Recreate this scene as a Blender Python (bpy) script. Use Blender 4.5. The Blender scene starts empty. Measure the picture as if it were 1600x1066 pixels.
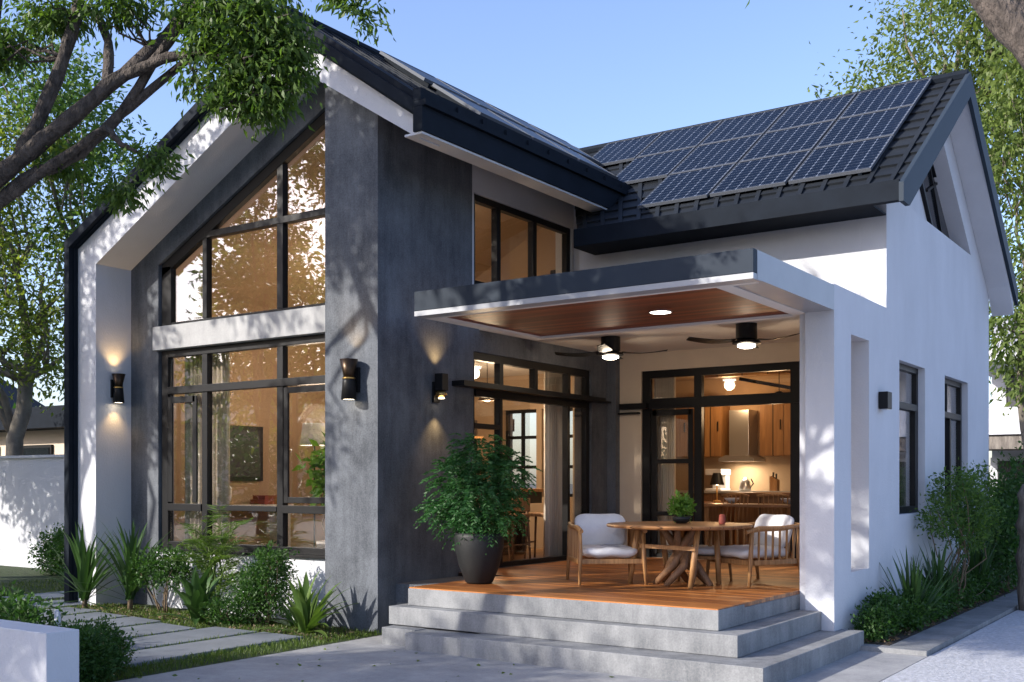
import bpy, math, random
import numpy as np
from mathutils import Vector, Matrix
R = math.radians
random.seed(7)
rng = np.random.default_rng(11)
sc = bpy.context.scene
# ------------------------------------------------------------------ camera
cd = bpy.data.cameras.new('camera'); cam = bpy.data.objects.new('camera', cd)
sc.collection.objects.link(cam); sc.camera = cam
cam.location = (0, 0, 1.58); cam.rotation_euler = (R(90), 0, math.atan2(1170, 1692))
cd.sensor_width = 36; cd.lens = 1692/1600*36; cd.shift_y = 0.138; cd.clip_end = 3000; cd.clip_start = .05
# ------------------------------------------------------------------ sky, sun, exposure
SUN_AZ, SUN_EL = R(33), R(24.5)          # from -Y towards -X
w = bpy.data.worlds.new('World'); sc.world = w; w.use_nodes = True
nt = w.node_tree; nt.nodes.clear()
sky = nt.nodes.new('ShaderNodeTexSky'); sky.sky_type = 'NISHITA'; sky.sun_disc = False
sky.sun_elevation = SUN_EL; sky.sun_rotation = math.pi + SUN_AZ
sky.air_density = 1.0; sky.dust_density = 1.4; sky.ozone_density = 1.6
bg = nt.nodes.new('ShaderNodeBackground'); bg.inputs[1].default_value = .15
wo = nt.nodes.new('ShaderNodeOutputWorld')
wb = nt.nodes.new('ShaderNodeMix'); wb.data_type = 'RGBA'; wb.blend_type = 'MULTIPLY'; wb.inputs[0].default_value = 1; wb.inputs[7].default_value = (1.07, 1.05, 1.22, 1)
nt.links.new(sky.outputs[0], wb.inputs[6]); nt.links.new(wb.outputs[2], bg.inputs[0]); nt.links.new(bg.outputs[0], wo.inputs[0])
sd = bpy.data.lights.new('sun', 'SUN'); sun = bpy.data.objects.new('sun', sd); sc.collection.objects.link(sun)
sd.energy = 4.0; sd.angle = R(.6); sd.color = (1, .94, .85)
to_sun = Vector((-math.sin(SUN_AZ)*math.cos(SUN_EL), -math.cos(SUN_AZ)*math.cos(SUN_EL), math.sin(SUN_EL)))
sun.rotation_euler = to_sun.to_track_quat('Z', 'Y').to_euler()
vs = sc.view_settings; vs.view_transform = 'Standard'; vs.look = 'None'; vs.exposure = 0.88; vs.gamma = 1
sc.cycles.max_bounces = 8; sc.cycles.transparent_max_bounces = 16; sc.cycles.sample_clamp_indirect = 4

# ------------------------------------------------------------------ materials
MATS = {}
def mat(name, col, rough=.6, metal=0, noise=0, nscale=3, bump=0, bscale=40, stretch=(1,1,1), spec=.5, coord='Object', col2=None):
    m = bpy.data.materials.new(name); m.use_nodes = True; n = m.node_tree.nodes; l = m.node_tree.links
    b = n['Principled BSDF']; b.inputs['Base Color'].default_value = (*col, 1); b.inputs['Roughness'].default_value = rough
    b.inputs['Metallic'].default_value = metal; b.inputs['Specular IOR Level'].default_value = spec
    tc = n.new('ShaderNodeTexCoord'); mp = n.new('ShaderNodeMapping'); mp.inputs['Scale'].default_value = stretch
    l.new(tc.outputs[coord], mp.inputs[0])
    if noise:
        t = n.new('ShaderNodeTexNoise'); t.inputs['Scale'].default_value = nscale; t.inputs['Detail'].default_value = 8
        t.inputs['Roughness'].default_value = .65
        l.new(mp.outputs[0], t.inputs['Vector'])
        r = n.new('ShaderNodeValToRGB'); r.color_ramp.elements[0].position = .3; r.color_ramp.elements[1].position = .72
        c2 = col2 or tuple(min(1, c*(1+noise)) for c in col); c1 = tuple(c*(1-noise) for c in col)
        if col2: c1 = col
        r.color_ramp.elements[0].color = (*c1, 1); r.color_ramp.elements[1].color = (*c2, 1)
        l.new(t.outputs[0], r.inputs[0]); l.new(r.outputs[0], b.inputs['Base Color'])
    if bump:
        t2 = n.new('ShaderNodeTexNoise'); t2.inputs['Scale'].default_value = bscale; t2.inputs['Detail'].default_value = 5
        l.new(mp.outputs[0], t2.inputs['Vector'])
        bm_ = n.new('ShaderNodeBump'); bm_.inputs['Strength'].default_value = bump; bm_.inputs['Distance'].default_value = .02 if name != 'bark' else .05
        l.new(t2.outputs[0], bm_.inputs['Height']); l.new(bm_.outputs[0], b.inputs['Normal'])
    MATS[name] = m
    return m

def concrete(name, c1, c2, rough=.75, fine=.24, lo=.36, hi=.66):
    m = bpy.data.materials.new(name); m.use_nodes = True; n = m.node_tree.nodes; l = m.node_tree.links
    b = n['Principled BSDF']; b.inputs['Roughness'].default_value = rough
    tc = n.new('ShaderNodeTexCoord')
    def nz(scale, det, st):
        mp = n.new('ShaderNodeMapping'); mp.inputs['Scale'].default_value = st; l.new(tc.outputs['Object'], mp.inputs[0])
        t = n.new('ShaderNodeTexNoise'); t.inputs['Scale'].default_value = scale; t.inputs['Detail'].default_value = det; t.inputs['Roughness'].default_value = .7
        l.new(mp.outputs[0], t.inputs[0]); return t
    a = nz(1.9, 10, (1,1,.8)); s_ = nz(9, 6, (1,1,.12)); f = nz(60, 6, (1,1,1))
    m1 = n.new('ShaderNodeMix'); m1.inputs[0].default_value = .33; l.new(a.outputs[0], m1.inputs[2]); l.new(s_.outputs[0], m1.inputs[3])
    m2 = n.new('ShaderNodeMix'); m2.inputs[0].default_value = fine; l.new(m1.outputs[0], m2.inputs[2]); l.new(f.outputs[0], m2.inputs[3])
    r = n.new('ShaderNodeValToRGB'); r.color_ramp.elements[0].position = lo; r.color_ramp.elements[1].position = hi
    r.color_ramp.elements[0].color = (*c1, 1); r.color_ramp.elements[1].color = (*c2, 1)
    l.new(m2.outputs[0], r.inputs[0])
    # small dark pits
    v = n.new('ShaderNodeTexVoronoi'); v.inputs['Scale'].default_value = 17; l.new(tc.outputs['Object'], v.inputs['Vector'])
    lt = n.new('ShaderNodeMath'); lt.operation = 'LESS_THAN'; l.new(v.outputs['Distance'], lt.inputs[0])
    mm = n.new('ShaderNodeMath'); mm.operation = 'MULTIPLY'; mm.inputs[1].default_value = .16; l.new(s_.outputs[0], mm.inputs[0]); l.new(mm.outputs[0], lt.inputs[1])
    mx = n.new('ShaderNodeMix'); mx.data_type = 'RGBA'; mx.blend_type = 'MULTIPLY'
    ml = n.new('ShaderNodeMath'); ml.operation = 'MULTIPLY'; ml.inputs[1].default_value = .45; l.new(lt.outputs[0], ml.inputs[0])
    l.new(ml.outputs[0], mx.inputs[0]); l.new(r.outputs[0], mx.inputs[6]); mx.inputs[7].default_value = (.35,.35,.36,1)
    l.new(mx.outputs[2], b.inputs['Base Color'])
    bp = n.new('ShaderNodeBump'); bp.inputs['Strength'].default_value = .35; bp.inputs['Distance'].default_value = .01
    l.new(m2.outputs[0], bp.inputs['Height']); l.new(bp.outputs[0], b.inputs['Normal'])
    MATS[name] = m; return m

concrete('concrete_dark', (.040,.046,.057), (.135,.148,.17), .8, fine=.32, lo=.40, hi=.60)
concrete('concrete_light', (.27,.27,.275), (.44,.44,.44))
concrete('concrete_step', (.10,.106,.115), (.28,.285,.29), fine=.26, lo=.38, hi=.62)
concrete('drive', (.22,.222,.23), (.35,.35,.35), .7, lo=.40, hi=.58)
concrete('slate', (.10,.115,.135), (.21,.23,.26), .6)
mat('white', (.54,.55,.585), .8, noise=.07, nscale=1.6, bump=.25, bscale=90, stretch=(1,1,.45))
mat('cream', (.62,.52,.40), .8, noise=.05, nscale=2)
mat('ceiling_white', (.72,.69,.65), .8)
mat('tan', (.42,.30,.195), .75, noise=.10, nscale=1.5)
mat('dark_metal', (.010,.014,.021), .7, 0, noise=.2, nscale=4, spec=.08)
mat('fascia_metal', (.022,.031,.045), .62, 0, noise=.15, nscale=1.2, spec=.15)
mat('black', (.008,.008,.009), .45)
mat('black_metal', (.010,.010,.011), .42, 0, spec=.2)
mat('bronze', (.05,.032,.02), .35, .8)
mat('steel', (.55,.55,.56), .3, .9)
mat('alloy', (.10,.11,.13), .6, 0, spec=.2)
mat('paint_grey', (.30,.31,.335), .45, noise=.12, nscale=1.1)
mat('gold', (.55,.35,.12), .3, .9)
mat('pot', (.005,.006,.007), .6, noise=.3, nscale=30, bump=.15, bscale=90)
mat('cushion', (.66,.66,.68), .9, noise=.06, nscale=6, bump=.35, bscale=14)
mat('bark', (.014,.011,.009), .95, noise=.6, nscale=11, bump=1, bscale=26, stretch=(1.6,1.6,.8), col2=(.13,.105,.088))
mat('bark_pale', (.16,.14,.11), .9, noise=.4, nscale=4, bump=.6, bscale=16)
mat('stem', (.13,.09,.05), .8, noise=.3, nscale=12)
mat('soil', (.035,.025,.018), .95, noise=.5, nscale=30, bump=.8, bscale=60)
mat('ground', (.10,.095,.08), .9, noise=.3, nscale=.3)
mat('lawn', (.035,.055,.014), .95, noise=.5, nscale=8, bump=.8, bscale=60)
mat('stone_post', (.06,.05,.045), .9, noise=.5, nscale=3, bump=1, bscale=8, stretch=(3,3,.6), col2=(.28,.25,.22))
mat('barge_paint', (.030,.042,.058), .6, noise=.1, nscale=1, spec=.15)
mat('curtain', (.60,.54,.46), .9, noise=.08, nscale=10, stretch=(6,6,.3))
mat('book_red', (.25,.05,.03), .7); mat('grey_soft', (.06,.06,.065), .85); mat('screen', (.01,.012,.016), .15)
mat('cobble', (.42,.43,.46), .8, noise=.35, nscale=22, bump=.6, bscale=40)

def wood(name, c1, c2, axis=0, board=.12, rough=.45, gap=True, scale=1.0):
    """boards running along `axis` (0 = X, 1 = Y), with grain"""
    m = bpy.data.materials.new(name); m.use_nodes = True; n = m.node_tree.nodes; l = m.node_tree.links
    b = n['Principled BSDF']; b.inputs['Roughness'].default_value = rough
    tc = n.new('ShaderNodeTexCoord'); sp = n.new('ShaderNodeSeparateXYZ'); l.new(tc.outputs['Object'], sp.inputs[0])
    o = {0:1, 1:0, 2:0}[axis]
    dv = n.new('ShaderNodeMath'); dv.operation = 'DIVIDE'; dv.inputs[1].default_value = board; l.new(sp.outputs[o], dv.inputs[0])
    fl = n.new('ShaderNodeMath'); fl.operation = 'FLOOR'; l.new(dv.outputs[0], fl.inputs[0])
    wn = n.new('ShaderNodeTexWhiteNoise'); wn.noise_dimensions = '1D'; l.new(fl.outputs[0], wn.inputs['W'])
    st = [14,14,14]; st[axis] = 1.0
    mp = n.new('ShaderNodeMapping'); mp.inputs['Scale'].default_value = st; l.new(tc.outputs['Object'], mp.inputs[0])
    t = n.new('ShaderNodeTexNoise'); t.noise_dimensions = '4D'; t.inputs['Scale'].default_value = 2.2*scale; t.inputs['Detail'].default_value = 6; t.inputs['Distortion'].default_value = .6
    l.new(mp.outputs[0], t.inputs['Vector'])
    mw = n.new('ShaderNodeMath'); mw.operation = 'MULTIPLY'; mw.inputs[1].default_value = 40; l.new(wn.outputs[0], mw.inputs[0]); l.new(mw.outputs[0], t.inputs['W'])
    mx = n.new('ShaderNodeMix'); mx.inputs[0].default_value = .35 if gap else 0; l.new(t.outputs[0], mx.inputs[2]); l.new(wn.outputs[0], mx.inputs[3])
    r = n.new('ShaderNodeValToRGB'); r.color_ramp.elements[0].position = .3; r.color_ramp.elements[1].position = .7
    r.color_ramp.elements[0].color = (*c1, 1); r.color_ramp.elements[1].color = (*c2, 1); l.new(mx.outputs[0], r.inputs[0])
    if gap:
        fr = n.new('ShaderNodeMath'); fr.operation = 'FRACT'; l.new(dv.outputs[0], fr.inputs[0])
        lt = n.new('ShaderNodeMath'); lt.operation = 'LESS_THAN'; lt.inputs[1].default_value = .045; l.new(fr.outputs[0], lt.inputs[0])
        m2 = n.new('ShaderNodeMix'); m2.data_type = 'RGBA'; l.new(lt.outputs[0], m2.inputs[0]); l.new(r.outputs[0], m2.inputs[6]); m2.inputs[7].default_value = (.02,.01,.006,1)
        l.new(m2.outputs[2], b.inputs['Base Color'])
    else: l.new(r.outputs[0], b.inputs['Base Color'])
    MATS[name] = m; return m
wood('deck_wood', (.15,.045,.010), (.44,.16,.036), 0, .10, .42)
wood('soffit_wood', (.10,.018,.006), (.28,.058,.018), 0, .085, .5)
wood('floor_wood', (.22,.11,.05), (.46,.27,.13), 1, .14, .35)
wood('teak', (.22,.10,.035), (.46,.25,.10), 2, .3, .5, False, 2.0)
wood('table_wood', (.20,.09,.035), (.40,.20,.08), 0, .12, .4)
wood('dark_teak', (.10,.05,.025), (.25,.13,.06), 2, .3, .6, False, 2.0)
wood('cabinet', (.22,.11,.045), (.40,.22,.09), 2, .4, .45)

def leaf(name, c1, c2, trans=.35, rough=.5):
    m = bpy.data.materials.new(name); m.use_nodes = True; n = m.node_tree.nodes; l = m.node_tree.links
    b = n['Principled BSDF']; b.inputs['Roughness'].default_value = rough; b.inputs['Specular IOR Level'].default_value = .35
    g = n.new('ShaderNodeNewGeometry'); r = n.new('ShaderNodeValToRGB')
    r.color_ramp.elements[0].color = (*c1, 1); r.color_ramp.elements[1].color = (*c2, 1)
    tc = n.new('ShaderNodeTexCoord'); t = n.new('ShaderNodeTexNoise'); t.inputs['Scale'].default_value = 1.6; l.new(tc.outputs['Object'], t.inputs[0])
    mx = n.new('ShaderNodeMix'); mx.inputs[0].default_value = .45; l.new(g.outputs['Random Per Island'], mx.inputs[2]); l.new(t.outputs[0], mx.inputs[3])
    l.new(mx.outputs[0], r.inputs[0]); l.new(r.outputs[0], b.inputs['Base Color'])
    tr = n.new('ShaderNodeBsdfTranslucent'); 
    hs = n.new('ShaderNodeHueSaturation'); hs.inputs['Value'].default_value = 1.5; hs.inputs['Saturation'].default_value = 1.1; l.new(r.outputs[0], hs.inputs['Color']); l.new(hs.outputs[0], tr.inputs[0])
    ms = n.new('ShaderNodeMixShader'); ms.inputs[0].default_value = trans
    l.new(b.outputs[0], ms.inputs[1]); l.new(tr.outputs[0], ms.inputs[2]); l.new(ms.outputs[0], n['Material Output'].inputs[0])
    MATS[name] = m; return m
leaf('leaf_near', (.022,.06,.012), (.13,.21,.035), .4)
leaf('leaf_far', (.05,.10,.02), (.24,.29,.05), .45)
leaf('leaf_mid', (.03,.085,.02), (.13,.21,.04), .4)
leaf('leaf_olive', (.05,.09,.025), (.20,.26,.06), .45)
leaf('leaf_bush', (.018,.055,.012), (.07,.15,.03))
leaf('leaf_fresh', (.05,.14,.015), (.16,.30,.05))
leaf('leaf_pot', (.015,.065,.018), (.06,.17,.045))
leaf('leaf_blade', (.018,.05,.012), (.07,.14,.035), .2, .4)
leaf('leaf_palm', (.04,.09,.015), (.13,.20,.04), .3)
leaf('grass_blade', (.03,.07,.012), (.13,.18,.03), .3)

def glass(name, tint, f0, rough=0.0):
    """thin pane: clear, mirroring more towards grazing angles (Schlick), the same from both sides"""
    m = bpy.data.materials.new(name); m.use_nodes = True; n = m.node_tree.nodes; l = m.node_tree.links; n.remove(n['Principled BSDF'])
    tr = n.new('ShaderNodeBsdfTransparent'); tr.inputs[0].default_value = (*tint, 1)
    gl = n.new('ShaderNodeBsdfGlossy'); gl.inputs['Roughness'].default_value = rough; gl.inputs[0].default_value = (1,1,1,1)
    tc = n.new('ShaderNodeTexCoord'); t = n.new('ShaderNodeTexNoise'); t.inputs['Scale'].default_value = 1.3; t.inputs['Detail'].default_value = 0; l.new(tc.outputs['Object'], t.inputs[0])
    bp = n.new('ShaderNodeBump'); bp.inputs['Strength'].default_value = .06; bp.inputs['Distance'].default_value = .02; l.new(t.outputs[0], bp.inputs['Height']); l.new(bp.outputs[0], gl.inputs['Normal'])
    lw = n.new('ShaderNodeLayerWeight'); lw.inputs[0].default_value = .5
    pw = n.new('ShaderNodeMath'); pw.operation = 'POWER'; pw.inputs[1].default_value = 4; l.new(lw.outputs['Facing'], pw.inputs[0])
    mu = n.new('ShaderNodeMath'); mu.operation = 'MULTIPLY_ADD'; mu.use_clamp = True; mu.inputs[1].default_value = 1-f0; mu.inputs[2].default_value = f0; l.new(pw.outputs[0], mu.inputs[0])
    ms = n.new('ShaderNodeMixShader'); l.new(mu.outputs[0], ms.inputs[0]); l.new(tr.outputs[0], ms.inputs[1]); l.new(gl.outputs[0], ms.inputs[2])
    l.new(ms.outputs[0], n['Material Output'].inputs[0]); MATS[name] = m
glass('glass_front', (.92,.90,.88), .15)
glass('glass', (.96,.95,.93), .05)
def emit(name, col, s):
    m = bpy.data.materials.new(name); m.use_nodes = True; b = m.node_tree.nodes['Principled BSDF']
    b.inputs['Base Color'].default_value = (*col, 1); b.inputs['Emission Color'].default_value = (*col, 1); b.inputs['Emission Strength'].default_value = s; MATS[name] = m
emit('lamp_glow', (1,.83,.58), 6); emit('lamp_white', (1,.93,.82), 7)

def roof_mat():
    m = bpy.data.materials.new('roof_tiles'); m.use_nodes = True; n = m.node_tree.nodes; l = m.node_tree.links
    b = n['Principled BSDF']; b.inputs['Roughness'].default_value = .6; b.inputs['Specular IOR Level'].default_value = .12
    t = n.new('ShaderNodeTexNoise'); t.inputs['Scale'].default_value = 6
    r = n.new('ShaderNodeValToRGB'); r.color_ramp.elements[0].color = (.007,.009,.012,1); r.color_ramp.elements[1].color = (.026,.030,.036,1)
    l.new(t.outputs[0], r.inputs[0]); l.new(r.outputs[0], b.inputs['Base Color']); MATS['roof_tiles'] = m
roof_mat()
def panel_mat():
    m = bpy.data.materials.new('solar_cells'); m.use_nodes = True; n = m.node_tree.nodes; l = m.node_tree.links
    b = n['Principled BSDF']; b.inputs['Roughness'].default_value = .30; b.inputs['Specular IOR Level'].default_value = .05
    tc = n.new('ShaderNodeTexCoord'); sp = n.new('ShaderNodeSeparateXYZ'); l.new(tc.outputs['Object'], sp.inputs[0])
    def tri(out, per):     # distance to nearest grid line, in cells
        a = n.new('ShaderNodeMath'); a.operation = 'DIVIDE'; a.inputs[1].default_value = per; l.new(out, a.inputs[0])
        p = n.new('ShaderNodeMath'); p.operation = 'PINGPONG'; p.inputs[1].default_value = .5; l.new(a.outputs[0], p.inputs[0]); return p
    px, py = tri(sp.outputs[0], .144), tri(sp.outputs[1], .092)
    mn = n.new('ShaderNodeMath'); mn.operation = 'MINIMUM'; l.new(px.outputs[0], mn.inputs[0]); l.new(py.outputs[0], mn.inputs[1])
    l1 = n.new('ShaderNodeMath'); l1.operation = 'LESS_THAN'; l1.inputs[1].default_value = .014; l.new(mn.outputs[0], l1.inputs[0])
    ad = n.new('ShaderNodeMath'); ad.operation = 'ADD'; l.new(px.outputs[0], ad.inputs[0]); l.new(py.outputs[0], ad.inputs[1])
    l2 = n.new('ShaderNodeMath'); l2.operation = 'LESS_THAN'; l2.inputs[1].default_value = .13; l.new(ad.outputs[0], l2.inputs[0])
    mx = n.new('ShaderNodeMath'); mx.operation = 'MAXIMUM'; l.new(l1.outputs[0], mx.inputs[0]); l.new(l2.outputs[0], mx.inputs[1])
    wn = n.new('ShaderNodeTexNoise'); wn.inputs['Scale'].default_value = 5; l.new(tc.outputs['Object'], wn.inputs[0])
    r = n.new('ShaderNodeValToRGB'); r.color_ramp.elements[0].color = (.0015,.003,.008,1); r.color_ramp.elements[1].color = (.004,.008,.019,1); l.new(wn.outputs[0], r.inputs[0])
    c = n.new('ShaderNodeMix'); c.data_type = 'RGBA'; l.new(mx.outputs[0], c.inputs[0]); l.new(r.outputs[0], c.inputs[6]); c.inputs[7].default_value = (.17,.20,.26,1)
    l.new(c.outputs[2], b.inputs['Base Color']); MATS['solar_cells'] = m
panel_mat()

# ------------------------------------------------------------------ mesh helpers
class MB:
    def __init__(s): s.v = []; s.f = []
    def add(s, vs, fs):
        o = len(s.v); s.v += [tuple(v) for v in vs]; s.f += [tuple(o+i for i in f) for f in fs]; return s
    def box(s, x0, x1, y0, y1, z0, z1):
        x0, x1 = sorted((x0, x1)); y0, y1 = sorted((y0, y1)); z0, z1 = sorted((z0, z1))
        return s.add([(x0,y0,z0),(x1,y0,z0),(x1,y1,z0),(x0,y1,z0),(x0,y0,z1),(x1,y0,z1),(x1,y1,z1),(x0,y1,z1)],
              [(0,3,2,1),(4,5,6,7),(0,1,5,4),(1,2,6,5),(2,3,7,6),(3,0,4,7)])
    def prism(s, poly, a0, a1, plane='XZ'):
        """polygon extruded: XZ along Y, YZ along X, XY along Z"""
        n = len(poly)
        f3 = {'XZ': lambda p, a: (p[0], a, p[1]), 'YZ': lambda p, a: (a, p[0], p[1]), 'XY': lambda p, a: (p[0], p[1], a)}[plane]
        vs = [f3(p, a0) for p in poly] + [f3(p, a1) for p in poly]
        return s.add(vs, [tuple(range(n))[::-1], tuple(range(n, 2*n))] + [(i, (i+1) % n, n+(i+1) % n, n+i) for i in range(n)])
    def tube(s, pts, rad, seg=8, cap=True, ridge=0):
        pts = [Vector(p) for p in pts]; n = len(pts)
        if not hasattr(rad, '__len__'): rad = [rad]*n
        o = len(s.v); prev = None
        for i, p in enumerate(pts):
            d = (pts[min(i+1, n-1)] - pts[max(i-1, 0)]).normalized()
            if prev is None:
                a = Vector((0,0,1)) if abs(d.z) < .9 else Vector((1,0,0)); u = d.cross(a).normalized()
            else: u = (prev - d*prev.dot(d)).normalized()
            prev = u; v = d.cross(u)
            for k in range(seg):
                t = 2*math.pi*k/seg; rr = rad[i]*(1+(ridge*(math.sin(5*t+i*.21)+.8*math.sin(11*t-i*.17+1)+.6*math.sin(17*t+i*.3+2)) if ridge else 0)); s.v.append(tuple(p + (u*math.cos(t) + v*math.sin(t))*rr))
        for i in range(n-1):
            for k in range(seg):
                a = o+i*seg+k; b = o+i*seg+(k+1) % seg; s.f.append((a, b, b+seg, a+seg))
        if cap: s.f.append(tuple(o+k for k in range(seg))[::-1]); s.f.append(tuple(o+(n-1)*seg+k for k in range(seg)))
        return s
    def lathe(s, prof, c=(0,0,0), seg=28, cap=True):
        o = len(s.v); n = len(prof)
        for r, z in prof:
            for k in range(seg):
                t = 2*math.pi*k/seg; s.v.append((c[0]+r*math.cos(t), c[1]+r*math.sin(t), c[2]+z))
        for i in range(n-1):
            for k in range(seg):
                a = o+i*seg+k; b = o+i*seg+(k+1) % seg; s.f.append((a, b, b+seg, a+seg))
        if cap: s.f.append(tuple(o+k for k in range(seg))[::-1]); s.f.append(tuple(o+(n-1)*seg+k for k in range(seg)))
        return s
    def beam(s, a, b, w, t, up=(0,0,1)):
        """rectangular bar from a to b"""
        a, b = Vector(a), Vector(b); d = (b-a).normalized(); u = d.cross(Vector(up))
        if u.length < 1e-4: u = Vector((1,0,0))
        u.normalize(); v = u.cross(d); vs = []
        for p in (a, b):
            for i, j in ((-1,-1),(1,-1),(1,1),(-1,1)): vs.append(tuple(p + u*i*w/2 + v*j*t/2))
        return s.add(vs, [(0,3,2,1),(4,5,6,7),(0,1,5,4),(1,2,6,5),(2,3,7,6),(3,0,4,7)])
    def build(s, name, m, parent=None, smooth=False, bevel=0, subsurf=0):
        me = bpy.data.meshes.new(name); org = Vector((0,0,0)); q = parent
        while q is not None: org += q.location; q = q.parent
        me.from_pydata([tuple(Vector(v)-org) for v in s.v], [], s.f); me.materials.append(MATS[m]); me.update()
        o = bpy.data.objects.new(name, me); sc.collection.objects.link(o)
        if parent: o.parent = parent
        if smooth: me.polygons.foreach_set('use_smooth', [True]*len(me.polygons))
        if bevel:
            b = o.modifiers.new('bevel', 'BEVEL'); b.width = bevel; b.segments = 2; b.limit_method = 'ANGLE'
        if subsurf:
            b = o.modifiers.new('sub', 'SUBSURF'); b.levels = b.render_levels = subsurf
        fixn(me); return o
def fixn(me):
    import bmesh
    if len(me.polygons) > 20000: return
    b = bmesh.new(); b.from_mesh(me); bmesh.ops.recalc_face_normals(b, faces=b.faces); b.to_mesh(me); b.free()
def tag(o, label=None, cat=None, group=None, kind=None):
    for k, v in (('label', label), ('category', cat), ('group', group), ('kind', kind)):
        if v: o[k] = v
    return o
def thing(name, label, cat, loc=(0,0,0), group=None):
    o = bpy.data.objects.new(name, None); o.empty_display_size = .2; sc.collection.objects.link(o); o.location = loc
    return tag(o, label, cat, group)
def copy_tree(o, parent=None):
    c = o.copy(); sc.collection.objects.link(c); c.parent = parent
    for ch in list(o.children): copy_tree(ch, c)
    return c
def struct(mb, name, m): return tag(mb.build(name, m), kind='structure')
def light(kind, loc, power, col=(1,.72,.42), size=.3, rot=(0,0,0), spot=60, blend=.6, name='lamp_light'):
    d = bpy.data.lights.new(name, kind); d.energy = power; d.color = col
    if kind == 'AREA': d.size = size
    elif kind == 'SPOT': d.spot_size = R(spot); d.spot_blend = blend; d.shadow_soft_size = size
    else: d.shadow_soft_size = size
    o = bpy.data.objects.new(name, d); sc.collection.objects.link(o); o.location = loc; o.rotation_euler = rot; return o
def wall_x(mb, y0, y1, u0, u1, v0, v1, holes):
    """wall in the XZ plane between y0,y1 with rectangular holes (u0,u1,v0,v1)"""
    us = sorted({u0, u1} | {h for H in holes for h in H[:2]})
    for a, b in zip(us, us[1:]):
        hs = sorted([H for H in holes if H[0] <= a+1e-6 and H[1] >= b-1e-6], key=lambda H: H[2]); z = v0
        for H in hs:
            if H[2] > z+1e-6: mb.box(a, b, y0, y1, z, H[2])
            z = H[3]
        if v1 > z+1e-6: mb.box(a, b, y0, y1, z, v1)
def wall_y(mb, x0, x1, u0, u1, v0, v1, holes):
    t = MB(); wall_x(t, x0, x1, u0, u1, v0, v1, holes)
    mb.add([(y, x, z) for x, y, z in t.v], t.f)

def leaves(centers, dirs, size, ratio=.38, jitter=.35, droop=0, seed=0):
    """numpy: N leaves at centers pointing along dirs; each a folded diamond of 4 points -> (verts, nfaces)"""
    g = np.random.default_rng(seed); n = len(centers)
    d = dirs / (np.linalg.norm(dirs, axis=1, keepdims=True)+1e-9)
    r = g.normal(size=(n,3)); s_ = np.cross(d, r); s_ /= (np.linalg.norm(s_, axis=1, keepdims=True)+1e-9)
    nn = np.cross(s_, d); L = (size*(1+jitter*g.uniform(-1,1,(n,1)))); W = L*ratio
    p0 = centers; p2 = centers + d*L - nn*L*.12; mid = centers + d*L*.42
    p1 = mid + s_*W*.5 + nn*L*.08; p3 = mid - s_*W*.5 + nn*L*.08
    return np.stack([p0,p1,p2,p3], 1).reshape(-1,3)
def leafmesh(name, V, m, parent=None):
    org = Vector((0,0,0)); q = parent
    while q is not None: org += q.location; q = q.parent
    V = (V - np.array(org)).astype(np.float32); n = len(V)//4
    me = bpy.data.meshes.new(name); me.vertices.add(len(V)); me.vertices.foreach_set('co', V.ravel())
    me.loops.add(len(V)); me.loops.foreach_set('vertex_index', np.arange(len(V), dtype=np.int32))
    me.polygons.add(n); me.polygons.foreach_set('loop_start', np.arange(n, dtype=np.int32)*4); me.polygons.foreach_set('loop_total', np.full(n, 4, dtype=np.int32))
    me.update(calc_edges=True); me.materials.append(MATS[m])
    o = bpy.data.objects.new(name, me); sc.collection.objects.link(o)
    if parent: o.parent = parent
    return o
def clump_pts(blobs, nclump, per, spread, seed, hang=.3, shell=.55):
    """blobs: (x,y,z,rx,ry,rz). leaf clumps through the outer volume of each blob, several leaves per clump"""
    g = np.random.default_rng(seed); wts = np.array([b[3]*b[4]*b[5] for b in blobs])**.75; wts = wts/wts.sum()
    idx = g.choice(len(blobs), nclump, p=wts); B = np.array(blobs)[idx]
    u = g.normal(size=(nclump,3)); u /= np.linalg.norm(u, axis=1, keepdims=True)
    r = shell + (1-shell)*g.uniform(0,1,(nclump,1))**.6
    r *= 1 + .16*g.normal(size=(nclump,1))
    c = B[:,:3] + u*r*B[:,3:]
    C = np.repeat(c, per, 0) + g.normal(size=(nclump*per,3))*spread
    D = np.repeat(u, per, 0)*.7 + g.normal(size=(nclump*per,3))*.7 + np.array([0,0,-hang])
    return C, D, c
def limb(mb, a, b, r0, r1, wob=.1, n=7, seed=0, seg=8):
    g = random.Random(seed); a, b = Vector(a), Vector(b); L = (b-a).length; pts = []; rad = []
    for i in range(n):
        t = i/(n-1); off = Vector((g.uniform(-1,1), g.uniform(-1,1), g.uniform(-.6,.6)))*wob*L*.35*math.sin(math.pi*t)
        pts.append(a.lerp(b, t)+off); rad.append(r0+(r1-r0)*t)
    mb.tube(pts, rad, seg); return pts
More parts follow.
